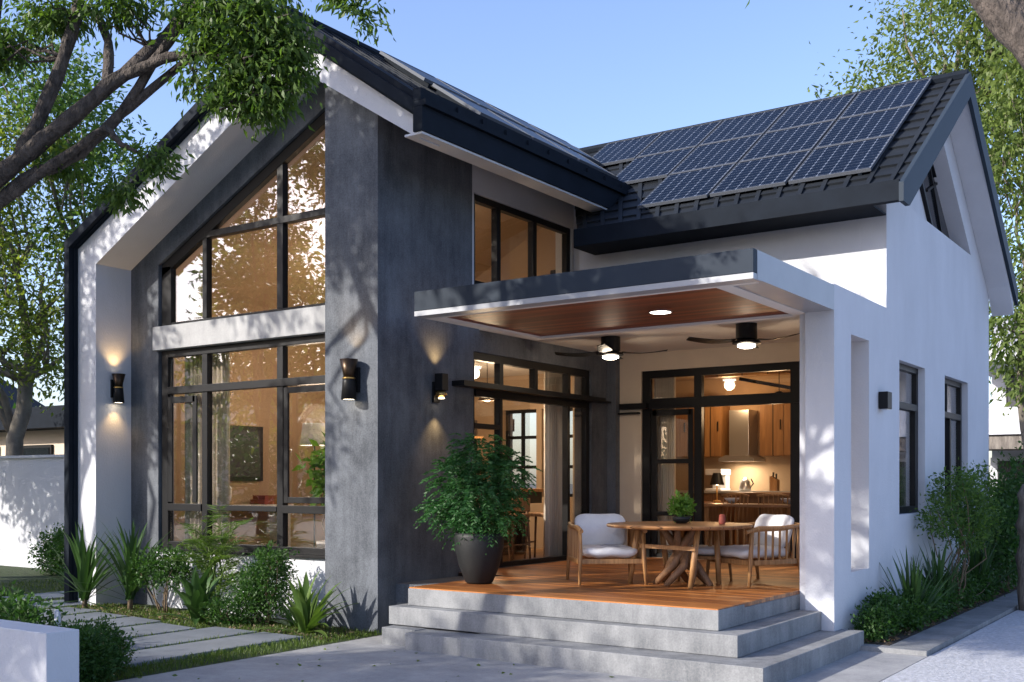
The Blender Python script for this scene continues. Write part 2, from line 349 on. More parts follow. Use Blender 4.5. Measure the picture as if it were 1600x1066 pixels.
def tree(name, label, base, h, blobs, nclump, per, lsize, lm, bm, tr=.2, seed=0, group=None, spread=.14, cat='tree', hang=.3, trunk_top=None):
    t = thing(name, label, cat, base, group); tb = MB(); top = Vector(trunk_top or (base[0], base[1], base[2]+h*.45))
    pts = limb(tb, base, top, tr, tr*.7, .12, 7, seed, 10)
    g = random.Random(seed)
    for i, b in enumerate(blobs):
        a = pts[-1-(i % 3)]; e = Vector(b[:3]); limb(tb, a, e, tr*.5, tr*.14, .25, 6, seed+i+1, 7)
        for k in range(4):
            d = Vector((g.gauss(0,1), g.gauss(0,1), g.gauss(.2,1))).normalized()
            limb(tb, a.lerp(e, .55), e+Vector((d.x*b[3], d.y*b[4], d.z*b[5]))*.85, tr*.22, tr*.05, .3, 5, seed*31+i*7+k, 5)
    tb.build('trunk', bm, t, True)
    C, D, _ = clump_pts(blobs, nclump, per, spread, seed, hang)
    leafmesh('crown', leaves(C, D, lsize, .42, .4, seed=seed), lm, t); return t
def rot_z(V, a): 
    c, s = math.cos(a), math.sin(a); V = np.array(V); return np.stack([V[:,0]*c-V[:,1]*s, V[:,0]*s+V[:,1]*c, V[:,2]], 1)
# ================================================================== GROUND
struct(MB().add([(-600,-600,-.02),(600,-600,-.02),(600,900,-.02),(-600,900,-.02)], [(0,1,2,3)]), 'ground', 'ground')
struct(MB().prism([(-7.45,-8),(-7.45,8.52),(-3.29,8.52),(-3.29,10.35),(-2.48,10.35),(-2.48,-8)], -.015, .006, 'XY'), 'driveway', 'drive')
struct(MB().box(-2.47,9,-8,40,-.015,.006), 'pavement', 'cobble')
struct(MB().box(-24,-7.46,-3,22,-.016,.002), 'lawn', 'lawn')
struct(MB().box(-2.86,-2.49,10.36,22,-.01,.05).box(-3.28,-2.49,10.2,10.35,-.01,.05), 'kerb', 'concrete_step')
struct(MB().box(-3.28,-2.87,10.36,22,-.01,.05), 'planting_bed', 'soil')
struct(MB().box(-12.3,-7.62,7.75,8.51,-.01,.012), 'planting_soil', 'soil')
# slabs set in the lawn, long edges running towards the house
SL = 'stepping slabs set in the lawn'
slabs = [(-7.92,-8.50,5.50,7.75,'grey stepping slab beside the driveway edge, nearest the steps'),
         (-8.58,-9.22,5.62,7.72,'second grey stepping slab in from the driveway'),
         (-9.30,-9.98,5.75,7.6,'wide grey stepping slab in the middle of the path'),
         (-10.06,-10.7,5.95,7.75,'grey stepping slab fourth from the driveway'),
         (-10.8,-11.4,6.5,7.8,'short grey stepping slab in front of the spiky plant'),
         (-11.5,-12.15,6.8,7.9,'grey stepping slab before the white corner of the house'),
         (-12.3,-13.0,7.2,8.4,'grey stepping slab left of the dark house edge'),
         (-13.3,-14.0,7.8,9.2,'farthest grey stepping slab before the white garden wall')]
for x0, x1, y0, y1, lb in slabs:
    g = random.Random(x0); j = lambda: g.uniform(-.05,.05)
    tag(MB().prism([(x0+j()*.4,y0+j()),(x1+j()*.4,y0+j()),(x1+j()*.4,y1+j()),(x0+j()*.4,y1+j())], -.005, .035, 'XY').build('stepping_slab', 'slate', bevel=.008), lb, 'paving slab', SL)
# lawn grass
g = rng; n = 46000
gx = np.concatenate([g.uniform(-12.6,-7.46,n), g.uniform(-16,-12.6,9000)]); gy = np.concatenate([g.uniform(4.6,8.5,n), g.uniform(5.5,11,9000)])
keep = np.ones(len(gx), bool)
for x0, x1, y0, y1, _ in slabs: keep &= ~((gx < x0) & (gx > x1) & (gy > y0) & (gy < y1))
gx, gy = gx[keep], gy[keep]; C = np.stack([gx, gy, np.zeros_like(gx)], 1)
D = g.normal(size=C.shape)*.35 + np.array([0,0,1.]); D[:,2] = abs(D[:,2])+.3
tag(leafmesh('lawn_grass', leaves(C, D, .045, .16, .5, seed=3), 'grass_blade'), 'short green grass between and around the grey stepping slabs', 'grass', kind='stuff')

# ================================================================== HOUSE
H = thing('house', 'modern white and dark concrete house with gabled roofs and tall glazed front', 'house', (-7.6, 11, 0))
def hp(mb, name, m, **k): return mb.build(name, m, H, **k)
AX, AZ, SLf, SRt = -8.70, 6.70, .494, .69
def rz(x, off=0): return AZ - (SLf*(AX-x) if x < AX else SRt*(x-AX)) - off
EX = -6.84
# --- white portal frame
o1, o2 = .22, .64; r1, r2 = .24, .54
pf = MB().prism([(-12.54,0),(-12.54,rz(-12.54,o1)),(AX,AZ-.23),(AX,AZ-.58),(-12.16,rz(-12.16,o2)),(-12.16,0)], 8.30, 9.0)
pf.prism([(AX,AZ-.23),(EX,rz(EX,r1)),(EX,rz(EX,.44)),(AX,AZ-.56)], 8.30, 8.60)
hp(pf, 'portal_frame', 'white')
# --- dark metal edge round the gable and down the left side
poly = [(-12.73,0),(-12.73,rz(-12.73)),(AX,AZ),(EX,rz(EX)),(EX,rz(EX,r1-.003)),(AX,AZ-.227),(-12.543,rz(-12.54,o1-.003)),(-12.543,0)]
hp(MB().prism(poly, 8.24, 8.42), 'gable_edge_trim', 'dark_metal')
poly2 = [(-12.66,0),(-12.66,rz(-12.66,.07)),(AX,AZ-.07),(EX,rz(EX,.07)),(EX,rz(EX,.2)),(AX,AZ-.2),(-12.56,rz(-12.56,.2)),(-12.56,0)]
hp(MB().prism(poly2, 8.18, 8.24), 'gutter_trim', 'dark_metal')
# --- roofs (slabs) with raised tile courses
def roof_slab(name, corners, n, th=.10, m='roof_tiles'):
    """corners: eave0, eave1, ridge1, ridge0 (+ optional); n: number of overlapping courses, real steps"""
    e0, e1, q1, q0 = [Vector(c) for c in corners]; mb = MB(); nrm = (e1-e0).cross(q0-e0).normalized()
    if nrm.z < 0: nrm = -nrm
    for i in range(n):
        a, b = i/n, min(1, (i+1.15)/n)
        A, B_, C_, D_ = e0.lerp(q0, a), e1.lerp(q1, a), e1.lerp(q1, b), e0.lerp(q0, b)
        lo = nrm*.0; up1 = nrm*.035; up2 = nrm*.008
        mb.add([A-nrm*th, B_-nrm*th, C_-nrm*th, D_-nrm*th, A+up1, B_+up1, C_+up2, D_+up2], [(0,3,2,1),(4,5,6,7),(0,1,5,4),(1,2,6,5),(2,3,7,6),(3,0,4,7)])
    # barrel ribs running down the slope so tiles read side by side
    L = (e1-e0).length; k = int(L/.24)
    for j in range(k):
        t = (j+.5)/k; p, q = e0.lerp(e1, t)+nrm*.03, q0.lerp(q1, t)+nrm*.03
        mb.beam(p, q, .05, .03, nrm)
    return hp(mb, name, m)
YB = 17.2
roof_slab('roof', [(-12.70,8.3,rz(-12.7,.06)),(-12.70,YB,rz(-12.7,.06)),(AX,YB,AZ-.06),(AX,8.3,AZ-.06)], 14)
roof_slab('roof', [(EX,8.3,rz(EX,.05)),(EX,YB,rz(EX,.05)),(AX,YB,AZ-.05),(AX,8.3,AZ-.05)], 9)
hp(MB().tube([(AX,8.2,AZ-.02),(AX,YB,AZ-.02)], .07, 8), 'ridge_cap', 'dark_metal')
# soffit lining under the eave (slopes with the roof) and the gutter along it
hp(MB().prism([(-7.58,rz(-7.58,.34)),(EX+.02,rz(EX,.34)),(EX+.02,rz(EX,.38)),(-7.58,rz(-7.58,.38))], 8.603, 12.6), 'eave_soffit', 'white')
gz = rz(EX)
gut = MB().box(EX+.003,EX+.12,8.18,12.55,gz-.40,gz-.16).box(EX+.003,EX+.16,8.18,12.55,gz-.157,gz-.10).box(EX+.003,EX+.10,8.18,12.55,gz-.097,gz+.02)
for k in range(9): gut.box(EX+.10,EX+.125,8.75+k*.43,8.78+k*.43,gz-.09,gz-.02)
hp(gut, 'gutter', 'dark_metal')
hp(MB().box(EX-.12,EX+.10,8.2,12.55,gz-.425,gz-.403), 'gutter_lining', 'white')
# --- recessed concrete front wall with openings, lintel, white plinth
wl = MB(); YW0, YW1 = 8.82, 9.06
wl.prism([(-12.158,0),(-11.60,0),(-11.60,rz(-11.6,.6)),(-12.158,rz(-12.158,.6))], YW0, YW1)
# sloped strip above the gable window
def gz_(x): return 4.36 + (x+11.6)*.49
wl.prism([(-11.598,gz_(-11.6)),(-8.36,gz_(-8.36)),(-8.36,rz(-8.36,.6)),(AX,AZ-.6),(-11.598,rz(-11.6,.6))], YW0, YW1)
wl.box(-8.36,-7.9,8.8,YW1,0,5.7)
hp(wl, 'front_wall', 'concrete_dark')
hp(MB().box(-11.64,-8.36,8.76,9.05,3.26,3.56), 'lintel', 'concrete_light', bevel=.006)
hp(MB().box(-11.598,-8.36,8.79,9.05,0,.72), 'plinth', 'white')
hp(MB().box(-11.64,-8.36,8.74,9.0,.722,.75), 'window_sill', 'black_metal')
# --- concrete pier: front face and the long right-hand side face
pr = MB().prism([(-8.36,0),(-7.6,0),(-7.6,rz(-7.6,.36)),(-8.36,rz(-8.36,.36))], 8.52, 8.80)
hp(pr, 'concrete_pier', 'concrete_dark')
sw = MB().prism([(8.80,0),(10.17,0),(10.17,5.60),(8.80,5.60)], -7.9, -7.6, 'YZ')
wall_y(sw, -7.88, -7.603, 10.172, 13.45, .0, 3.66, [(10.2,12.93,.54,3.12)])
hp(sw, 'concrete_side_wall', 'concrete_dark')
# white upper wall with clerestory opening
uw = MB(); wall_y(uw, -7.87, -7.61, 10.172, 14.5, 3.662, 5.60, [(10.22,12.42,3.9,4.99)])
hp(uw, 'upper_wall', 'white')
# remaining shell: left wall, back wall, concealed sides
sh = MB(); sh.box(-12.52,-12.3,9.0,14.6,0,4.5)
wall_x(sh, 14.5, 14.7, -12.3, -7.62, 0, 4.4, [(-10.15,-9.5,1.35,2.75),(-9.4,-8.75,1.35,2.75)])
sh.prism([(-12.3,4.4),(-7.62,4.4),(-7.62,5.5),(AX,6.3),(-12.3,4.5)], 14.5, 14.7)
hp(sh, 'rear_wall', 'white')
# --- right wing: side wall with gable, slot, window openings
XR = -3.3; XI = -3.58
def gl(y): return 4.62+.677*(y-11.3) if y < 14.24 else 4.62+.677*2.94-.70*(y-14.24)
s_ = MB()
wall_y(s_, XI, XR, 10.1, 17.14, 0, 3.45, [(10.61,11.2,.70,3.03),(12.33,13.45,1.22,2.94),(14.43,15.75,1.10,2.94)])
# gable above, left with a triangular recess
tri = [(12.51,4.72),(15.94,4.72),(14.26,5.95)]
gy0, gy1 = 11.83, 17.14; off = .10
s_.prism([(gy0,3.45),(gy1,3.45),(gy1,4.30),(gy1,4.36),(gy0,4.36)], XI, XR, 'YZ')
s_.add([], [])
def quad_yz(mb, pts): mb.prism(pts, XI, XR, 'YZ')
zt = lambda y: gl(y)-off
quad_yz(s_, [(gy0,4.36),(gy1,4.36),(gy1,min(4.72,zt(gy1))),(16.60,4.72),(gy0,4.72)])
quad_yz(s_, [(gy0+.02,4.72),(12.51,4.72),(14.26,5.95),(14.24,zt(14.24)),(gy0+.02,zt(gy0+.02))])
quad_yz(s_, [(14.24,zt(14.24)),(14.26,5.95),(15.94,4.72),(16.60,4.72),(16.58,zt(16.58))])
hp(s_, 'side_wall', 'white')
hp(MB().box(-7.14,XI-.002,11.83,12.05,3.40,gl(11.83)-.12).box(-7.14,-6.94,12.05,12.46,3.40,5.0).box(-7.608,-6.94,12.46,12.6,3.40,5.3), 'upper_front_wall', 'white')
# pillar (front end of the side wall) with a slim set-back jamb
hp(MB().box(-3.655,XI,10.16,10.4,.0,3.385), 'jamb', 'white')
# triangular recess back panel and its small window
hp(MB().prism([(12.45,4.66),(16.0,4.66),(14.26,6.02)], XI-.04, XI+.05, 'YZ'), 'recess_panel', 'white')
def window(name, m, bars, panes, gm, fr_m='black_metal', label=None, bevel=0):
    """bars/panes: boxes (x0,x1,y0,y1,z0,z1)"""
    mb = MB()
    for b in bars: mb.box(*b)
    f = mb.build(name, fr_m, H, bevel=bevel)
    for p in panes: (p if isinstance(p, MB) else MB().box(*p)).build('pane', gm, f)
    if label: f['label'] = label
    return f
# slanted window inside the gable recess
tw = [(13.95,5.45),(14.35,5.83),(15.05,5.45),(15.75,4.90),(15.72,4.74),(14.75,4.74)]
gwf = MB()
for a, b in zip(tw, tw[1:]+tw[:1]): gwf.beam((XI+.075,a[0],a[1]), (XI+.075,b[0],b[1]), .05, .05, (1,0,0))
gwf.beam((XI+.075,14.45,5.7), (XI+.075,15.25,4.74), .03, .03, (1,0,0)); gwf.beam((XI+.075,14.38,5.30), (XI+.075,15.05,5.58), .03, .03, (1,0,0))
gwf = gwf.build('gable_window', 'black_metal', H)
MB().prism(tw, XI+.055, XI+.065, 'YZ').build('pane', 'screen', gwf)
# --- right wing roof
XO = -3.0; RY, RZ = 14.24, gl(14.24); EY = 11.3; BY = 17.35
def rs(name, cs, n): return roof_slab(name, cs, n)
rs('roof', [(XO+.0,EY,4.60),(-6.84,EY,4.60),(-8.75,RY,RZ-.02),(XO,RY,RZ-.02)], 12)
rs('roof', [(XO,BY,gl(BY)-.02),(-9,BY,gl(BY)-.02),(-9,RY,RZ-.02),(XO,RY,RZ-.02)], 12)
hp(MB().tube([(-8.7,RY,RZ+.02),(XO+.02,RY,RZ+.02)], .07, 8), 'ridge_cap', 'dark_metal')
bt = .26
barge = MB().prism([(EY-.12,4.41),(EY-.12,gl(EY-.1)+.05),(RY,RZ+.05),(BY+.06,gl(BY+.06)+.03),(BY+.06,gl(BY+.06)-bt+.06),(RY,RZ-bt),(EY+.12,4.41)], XO+.003, XO+.05, 'YZ')
hp(barge, 'barge_board', 'barge_paint')
hp(MB().prism([(EY-.02,gl(EY)-.11),(RY,RZ-.13),(BY,gl(BY)-.12),(BY,gl(BY)-.38),(17.0,gl(17.0)-.26),(RY,RZ-.20),(EY-.02,gl(EY)-.15)], XR+.003, XO, 'YZ'), 'gable_soffit', 'white')
fs = MB().box(-6.84,XO,EY-.10,EY-.003,4.43,4.64)
hp(fs, 'front_fascia', 'dark_metal')
hp(MB().box(-6.9,XR,EY,11.82,4.44,4.46), 'front_soffit', 'dark_metal')
# --- porch: canopy, ceiling, wood lining, back wall
CY = 8.13
hp(MB().box(-6.78,XR,CY,CY+.08,3.245,3.435), 'canopy_fascia', 'fascia_metal', bevel=.004)
hp(MB().box(XI,XR,CY+.082,10.099,3.20,3.435), 'canopy_side', 'paint_grey')
hp(MB().box(-6.78,XI-.002,CY+.082,10.3,3.27,3.43), 'canopy_slab', 'fascia_metal')
hp(MB().box(-6.78,XR-.003,CY+.003,8.30,3.195,3.243), 'canopy_edge', 'paint_grey')
hp(MB().box(-6.78,XR-.05,8.302,8.36,3.195,3.243).box(-3.72,XI-.001,8.36,10.30,3.195,3.243).box(-6.78,-6.66,8.36,10.3,3.195,3.243).box(-6.66,-3.72,10.2,10.30,3.195,3.243), 'canopy_lip', 'ceiling_white')
hp(MB().box(-6.66,-3.72,8.36,10.2,3.22,3.255), 'ceiling_lining', 'soffit_wood')
hp(MB().box(-7.598,XI-.004,10.302,13.46,3.38,3.5), 'porch_ceiling', 'ceiling_white')
hp(MB().box(-7.598,XI-.004,10.302,11.828,3.503,3.56), 'porch_roof', 'dark_metal')
bw = MB(); wall_x(bw, 13.47, 13.62, -7.598, XI-.002, 0, 3.5, [(-7.12,-3.75,.54,3.13)])
bw.box(-4.15,-4.08,11.95,13.468,.54,3.379)
hp(bw, 'porch_wall', 'cream')
hp(MB().box(-7.598,-7.46,13.35,13.468,.545,3.375), 'corner_post', 'concrete_dark')
# --- floors and steps
hp(MB().box(-6.955,-3.66,8.262,9.9,.505,.54).box(-7.597,-3.66,9.902,13.46,.505,.54), 'deck', 'deck_wood')
hp(MB().box(-7.597,-6.97,8.81,9.9,.30,.50), 'side_gutter', 'concrete_dark')
st = MB().box(-6.96,-3.65,8.25,8.8,.362,.53).box(-6.96,-3.65,8.8,10.158,.362,.503)
hp(st, 'step', 'concrete_step', bevel=.006)
hp(MB().box(-7.08,-3.42,8.10,10.098,.182,.36), 'step', 'concrete_step', bevel=.006)
hp(MB().box(-5.95,-3.08,7.78,10.098,-.01,.18).box(-6.62,-5.953,7.80,9.4,-.01,.165).box(-7.04,-6.623,7.95,9.4,-.01,.172).box(-3.298,-3.08,10.098,10.30,-.01,.18), 'step', 'concrete_step', bevel=.006)
hp(MB().box(-7.6,-3.6,8.83,13.4,.02,.30), 'porch_base', 'concrete_step')
# ---------------- windows of the front
d0, d1 = 8.86, 8.94; gp = 8.90
def fb(x0,x1,z0,z1,a=0,b=0): return (x0,x1,d0-a,d1+b,z0,z1)
bars = [fb(-11.58,-11.46,.75,3.26), fb(-11.456,-8.37,3.17,3.257), fb(-11.456,-8.37,.75,.83),
        fb(-10.80,-10.70,.832,3.168,.004), fb(-9.47,-9.37,.832,3.168,.004), fb(-11.454,-8.372,2.70,2.79,.02), fb(-11.454,-10.802,1.22,1.31,.02), fb(-10.698,-9.472,1.235,1.30,.01), fb(-9.368,-8.372,1.22,1.31,.02),
        (-9.32,-9.25,8.82,8.85,1.34,2.68),(-9.25,-8.40,8.82,8.85,2.61,2.68),(-9.25,-8.40,8.82,8.85,1.34,1.41),
        (-11.42,-11.34,8.83,8.85,1.33,2.66),(-11.34,-10.9,8.83,8.85,2.58,2.66),(-10.95,-10.87,8.83,8.85,1.33,2.66)]
panes = [(-11.455,-8.375,gp,gp+.01,.80,3.2)]
window('window', 'black_metal', bars, panes, 'glass_front', label='tall lower front window with casements under the concrete lintel', bevel=.004)
# gable window
gw = MB(); gw.box(-11.58,-11.40,d0,d1,3.57,4.33).box(-11.396,-8.37,d0,d1,3.56,3.61)
gw.prism([(-11.58,gz_(-11.58)-.16),(-8.37,gz_(-8.37)-.14),(-8.37,gz_(-8.37)),(-11.58,gz_(-11.58))], d0, d1)
gw.prism([(-10.79,3.612),(-10.71,3.612),(-10.71,gz_(-10.71)-.15),(-10.79,gz_(-10.79)-.15)], d0-.004, d1).prism([(-9.47,3.612),(-9.37,3.612),(-9.37,gz_(-9.37)-.15),(-9.47,gz_(-9.47)-.15)], d0-.004, d1)
gw.box(-10.74,-8.37,d0-.012,d1,4.60,4.68)
gw = gw.build('window', 'black_metal', H, bevel=.004); gw['label'] = 'sloping gable window above the concrete lintel'
MB().prism([(-11.5,3.58),(-8.37,3.58),(-8.37,gz_(-8.37)-.05),(-11.5,gz_(-11.5)-.05)], gp, gp+.01).build('pane', 'glass_front', gw)
# clerestory in the side wall
x0, x1 = -7.72, -7.64
bars = [(x0,x1,10.22,10.28,3.9,4.99),(x0,x1,12.34,12.42,3.9,4.99),(x0,x1,10.28,12.34,4.91,4.987),(x0,x1,10.28,12.34,3.9,3.97),(x0,x1+.004,10.72,10.80,3.97,4.91),(x0,x1+.004,11.52,11.60,3.97,4.91)]
window('window', 'black_metal', bars, [(-7.685,-7.675,10.27,12.35,3.95,4.92)], 'glass', label='three-pane upper window under the long dark gutter')
# sliding doors of the living room
bars = [(x0,x1,10.2,10.27,.54,3.12),(x0,x1,12.84,12.93,.54,3.12),(x0,x1,10.27,12.84,3.03,3.12),(x0,x1,10.27,12.84,.545,.60),(x0,x1+.02,10.272,12.838,2.60,2.70)]
for y in (10.78,11.55,12.35): bars.append((x0,x1+.006,y,y+.075,2.70,3.03))
for y in (10.78,12.35): bars.append((x0,x1+.006,y,y+.06,.60,2.60))
for z in (2.22,1.72): bars.append((x0,x1+.004,10.27,10.78,z,z+.06))
window('sliding_door', 'black_metal', bars, [(-7.685,-7.675,10.26,10.80,.58,3.05),(-7.685,-7.675,10.85,12.36,2.68,3.05),(-7.685,-7.675,12.40,12.86,.58,3.05),(-7.685,-7.675,10.85,11.5,.6,2.6)], 'glass', label='black framed sliding door in the concrete wall behind the potted tree')
hp(MB().box(-7.63,-7.42,9.78,13.0,2.68,2.74).box(-7.60,-7.50,13.0,13.3,2.69,2.71), 'sun_shelf', 'black_metal')
# kitchen doors at the back of the porch
a, b = 13.50, 13.58
bars = [(-7.12,-7.0,a,b,.54,3.13),(-7.0,-3.75,a,b,3.03,3.13),(-7.0,-3.75,a-.02,b,2.60,2.74),(-6.33,-6.22,a,b,.545,3.03),(-4.98,-4.86,a,b,.545,3.03),(-3.85,-3.75,a,b,.545,3.03),(-6.99,-6.33,a,b,.545,.60),
        (-6.94,-6.36,a-.03,a-.003,2.50,2.58),(-6.96,-6.88,a-.03,a-.003,.60,2.58),(-6.40,-6.335,a-.03,a-.003,.60,2.58),(-6.88,-6.40,a-.03,a-.003,1.84,1.90),(-6.88,-6.40,a-.03,a-.003,1.12,1.18),(-4.85,-3.86,a,b,1.95,2.0),(-4.4,-4.36,a,b,.55,2.6)]
window('kitchen_door', 'black_metal', bars, [(-7.0,-6.32,13.54,13.55,.6,3.04),(-6.23,-4.97,13.54,13.55,2.73,3.04),(-4.87,-3.84,13.54,13.55,.6,3.04)], 'glass', label='wide black framed doors at the back of the porch')
hp(MB().box(-7.42,-7.0,13.38,13.466,2.60,2.68).box(-7.45,-7.13,13.40,13.466,2.53,2.56), 'door_rail', 'black_metal')
# side windows
for (y0, y1, z0, lb) in ((12.33,13.45,1.22,'tall narrow side window nearest the vertical slot'),(14.43,15.75,1.10,'tall side window above the flowering shrub')):
    xa, xb = -3.45, -3.38; ym = (y0+y1)/2
    bars = [(xa,xb,y0,y0+.07,z0,2.94),(xa,xb,y1-.07,y1,z0,2.94),(xa,xb,y0+.07,y1-.07,2.87,2.94),(xa,xb,y0+.07,y1-.07,z0,z0+.08),(xa,xb+.015,y0+.07,y1-.07,2.42,2.50)]
    bars += [(xa,xb+.004,y0+.07+.0,y0+.14,z0+.08,2.42),(xa,xb+.004,y1-.14,y1-.07,z0+.08,2.42)] if y0 < 13 else [(xa,xb+.004,ym-.04,ym+.03,z0+.08,2.42),(xa,xb+.004,y0+.45,y0+.48,2.5,2.87)]
    window('side_window', 'black_metal', bars, [(-3.42,-3.41,y0+.05,y1-.05,z0+.05,2.9)], 'glass_front', label=lb, bevel=.003)
# ---------------- interior shell
it = MB()
it.box(-12.3,-7.9,9.06,14.5,.40,.53)
hp(it, 'living_floor', 'floor_wood')
hp(MB().box(-8.7,-3.6,14.72,17.0,.40,.53).box(-7.59,-3.6,13.63,14.71,.40,.528), 'kitchen_floor', 'floor_wood')
iw = MB().box(-12.298,-12.20,9.07,14.49,.53,4.6)
wall_x(iw, 14.42, 14.498, -12.2, -7.9, .53, 4.4, [(-10.15,-9.5,1.35,2.75),(-9.4,-8.75,1.35,2.75)])
iw.prism([(-12.2,4.4),(-7.9,4.4),(-7.9,5.5),(AX,6.2),(-12.2,4.55)], 14.42, 14.498)
hp(iw, 'living_wall', 'tan')
hp(MB().box(-7.92,-7.885,9.07,10.15,.53,3.3), 'living_wall', 'tan'); hp(MB().box(-7.92,-7.885,12.95,14.4,.53,5.0), 'living_wall', 'tan')
hp(MB().box(-10.6,-7.9,11.3,14.4,3.30,3.5), 'gallery_floor', 'ceiling_white')
hp(MB().prism([(-12.25,rz(-12.25,.78)),(AX,AZ-.72),(-7.6,rz(-7.6,.6)),(-7.6,rz(-7.6,.55)),(AX,AZ-.66),(-12.25,rz(-12.25,.72))], 9.07, 14.5), 'living_ceiling', 'tan')
kw = MB().box(-8.8,-3.59,16.98,17.1,.3,4.2).box(-8.8,-8.7,14.72,16.98,.3,4.2).box(-4.02,-3.95,13.63,16.97,.53,3.3)
hp(kw, 'kitchen_wall', 'tan'); hp(MB().box(-8.7,-3.6,13.63,16.97,3.32,3.40), 'kitchen_ceiling', 'tan')
# window frames of the rear openings
for xa_, xb_ in ((-10.15,-9.5),(-9.4,-8.75)):
    xm = (xa_+xb_)/2; zs = [1.35,1.80,2.28,2.70]
    bars = [(xa_,xa_+.05,14.5,14.56,1.35,2.75),(xb_-.05,xb_,14.5,14.56,1.35,2.75),(xm-.02,xm+.02,14.5,14.56,1.35,2.75)] + [(xa_+.05,xb_-.05,14.51,14.55,z,z+.05) for z in zs]
    window('rear_window', 'black_metal', bars, [(xa_,xb_,14.525,14.53,1.35,2.75)], 'glass')
# stairs/gallery beams seen through the top of the kitchen doors
bmz = MB().beam((-6.3,15.0,3.10),(-5.2,15.0,2.86),.05,.05).beam((-5.2,15.0,3.3),(-5.2,15.0,2.84),.04,.04)
hp(bmz, 'ceiling_beam', 'black_metal')
hp(MB().box(-7.0,-3.75,15.3,15.5,3.18,3.318), 'ceiling_beam', 'cabinet')
# ================================================================== SOLAR PANELS
def panel_proto(w, h):
    t = thing('solar_panel', None, 'solar panel')
    fr = MB().box(-w/2,w/2,-h/2,-h/2+.014,0,.036).box(-w/2,w/2,h/2-.014,h/2,0,.036).box(-w/2,-w/2+.007,-h/2+.014,h/2-.014,0,.034).box(w/2-.007,w/2,-h/2+.014,h/2-.014,0,.034)
    fr.build('frame', 'alloy', t); MB().box(-w/2+.007,w/2-.007,-h/2+.014,h/2-.014,.004,.03).build('cells', 'solar_cells', t)
    MB().box(-w/2+.1,-w/2+.14,-h/2,h/2,-.05,-.002).build('rail', 'dark_metal', t); MB().box(w/2-.14,w/2-.1,-h/2,h/2,-.05,-.002).build('rail', 'dark_metal', t)
    return t
slope = math.atan(.677); pw = .90; ph = 1.035
pp = panel_proto(pw, ph); first = True
rows = ['bottom', 'middle', 'top']; cols = ['nearest the gable end', 'second from the gable end', 'third from the gable end', 'fourth from the gable end', 'farthest from the gable end']
for r in range(3):
    for c in range(5):
        if (r == 0 and c >= 3) or (r == 1 and c == 4): continue
        o = pp if first else copy_tree(pp); first = False
        y = 12.04 + r*.87; x = -3.40 - pw/2 - c*.94
        o.location = (x, y, 4.60+.677*(y-EY)+.07); o.rotation_euler = (slope, 0, 0)
        tag(o, f'dark gridded solar panel on right roof, {rows[r]} row, {cols[c]}', 'solar panel', 'solar panels on the right roof')
pl = panel_proto(.98, .80); first = True; s2 = math.atan(.69)
for r in range(2):
    for c in range(4 if r else 3):
        o = pl if first else copy_tree(pl); first = False
        x = -7.26 - r*.78; y = 9.9 + c*1.03
        o.location = (x, y, rz(x)+.06); o.rotation_euler = (s2, 0, R(90))
        tag(o, f'solar panel on the left roof slope, {["row above the gutter","row by the ridge"][r]}, {["first","second","third","last"][c]} from the front gable', 'solar panel', 'solar panels on the left roof')
# ================================================================== WALL LAMPS
def sconce(name, label, loc, rz_, s=1, big=True):
    t = thing(name, label, 'wall lamp', loc, 'black wall lamps on the house'); t.rotation_euler = (0,0,rz_)
    def L(mb, n_, m, **k):
        mb.v = [(v[0]*s, v[1]*s, v[2]*s) for v in mb.v]; o = MB(); o.v = mb.v; o.f = mb.f
        me = o.build(n_, m, None, **k); me.parent = t; return me
    if big:
        L(MB().lathe([(.05,.0),(.055,.05),(.085,.17),(.078,.17),(.05,.06)], (0,-.10,.0), 24), 'upper_shade', 'bronze', smooth=True)
        L(MB().lathe([(.055,-.005),(.058,-.04),(.072,-.20),(.066,-.20),(.05,-.03)], (0,-.10,0), 24), 'lower_shade', 'black_metal', smooth=True)
        L(MB().lathe([(.001,-.195),(.06,-.195),(.06,-.19),(.001,-.19)], (0,-.10,0), 20), 'bulb', 'lamp_glow')
        L(MB().lathe([(.001,.08),(.05,.08),(.05,.085),(.001,.085)], (0,-.10,0), 20), 'bulb', 'lamp_glow')
        L(MB().lathe([(.057,-.012),(.06,-.006),(.06,.0),(.056,.004)], (0,-.10,0), 24), 'collar', 'gold')
    else:
        L(MB().box(-.055,.055,-.15,-.04,-.0,.19), 'upper_shade', 'black_metal', bevel=.006)
        L(MB().lathe([(.045,-.005),(.06,-.03),(.07,-.05),(.05,-.055),(.03,-.08)], (0,-.095,0), 20), 'lower_shade', 'gold', smooth=True)
        L(MB().lathe([(.001,-.09),(.035,-.088),(.035,-.082),(.001,-.082)], (0,-.095,0), 20), 'bulb', 'lamp_glow')
    L(MB().box(-.05,.05,-.03,0,-.13,.10), 'wall_plate', 'black_metal')
    return t
def spots(x, y, z, up, dn, ux=.17, p=1):
    light('SPOT', (x,y,z+ux+.01), up*p, (1,.62,.25), .02, (R(180),0,0), 95, .9); light('SPOT', (x,y,z-.21), dn*p, (1,.62,.25), .02, (0,0,0), 95, .9)
sconce('wall_lamp', 'black hourglass wall lamp on the white return of the left portal', (-12.158,8.56,2.80), R(90)); spots(-12.06,8.56,2.80,9,6)
sconce('wall_lamp', 'bronze and black hourglass wall lamp on the front of the concrete pier', (-7.90,8.518,2.68), 0, 1.15); spots(-7.90,8.40,2.68,9,6,.2)
sconce('wall_lamp', 'small black and brass wall lamp on the shaded side of the concrete pier', (-7.598,9.47,2.60), R(90), 1, False); spots(-7.50,9.47,2.60,12,10,.2)
t = thing('wall_lamp', 'small black box lamp on the white side wall between slot and window', 'wall lamp', (-3.298,11.6,2.44), 'black wall lamps on the house')
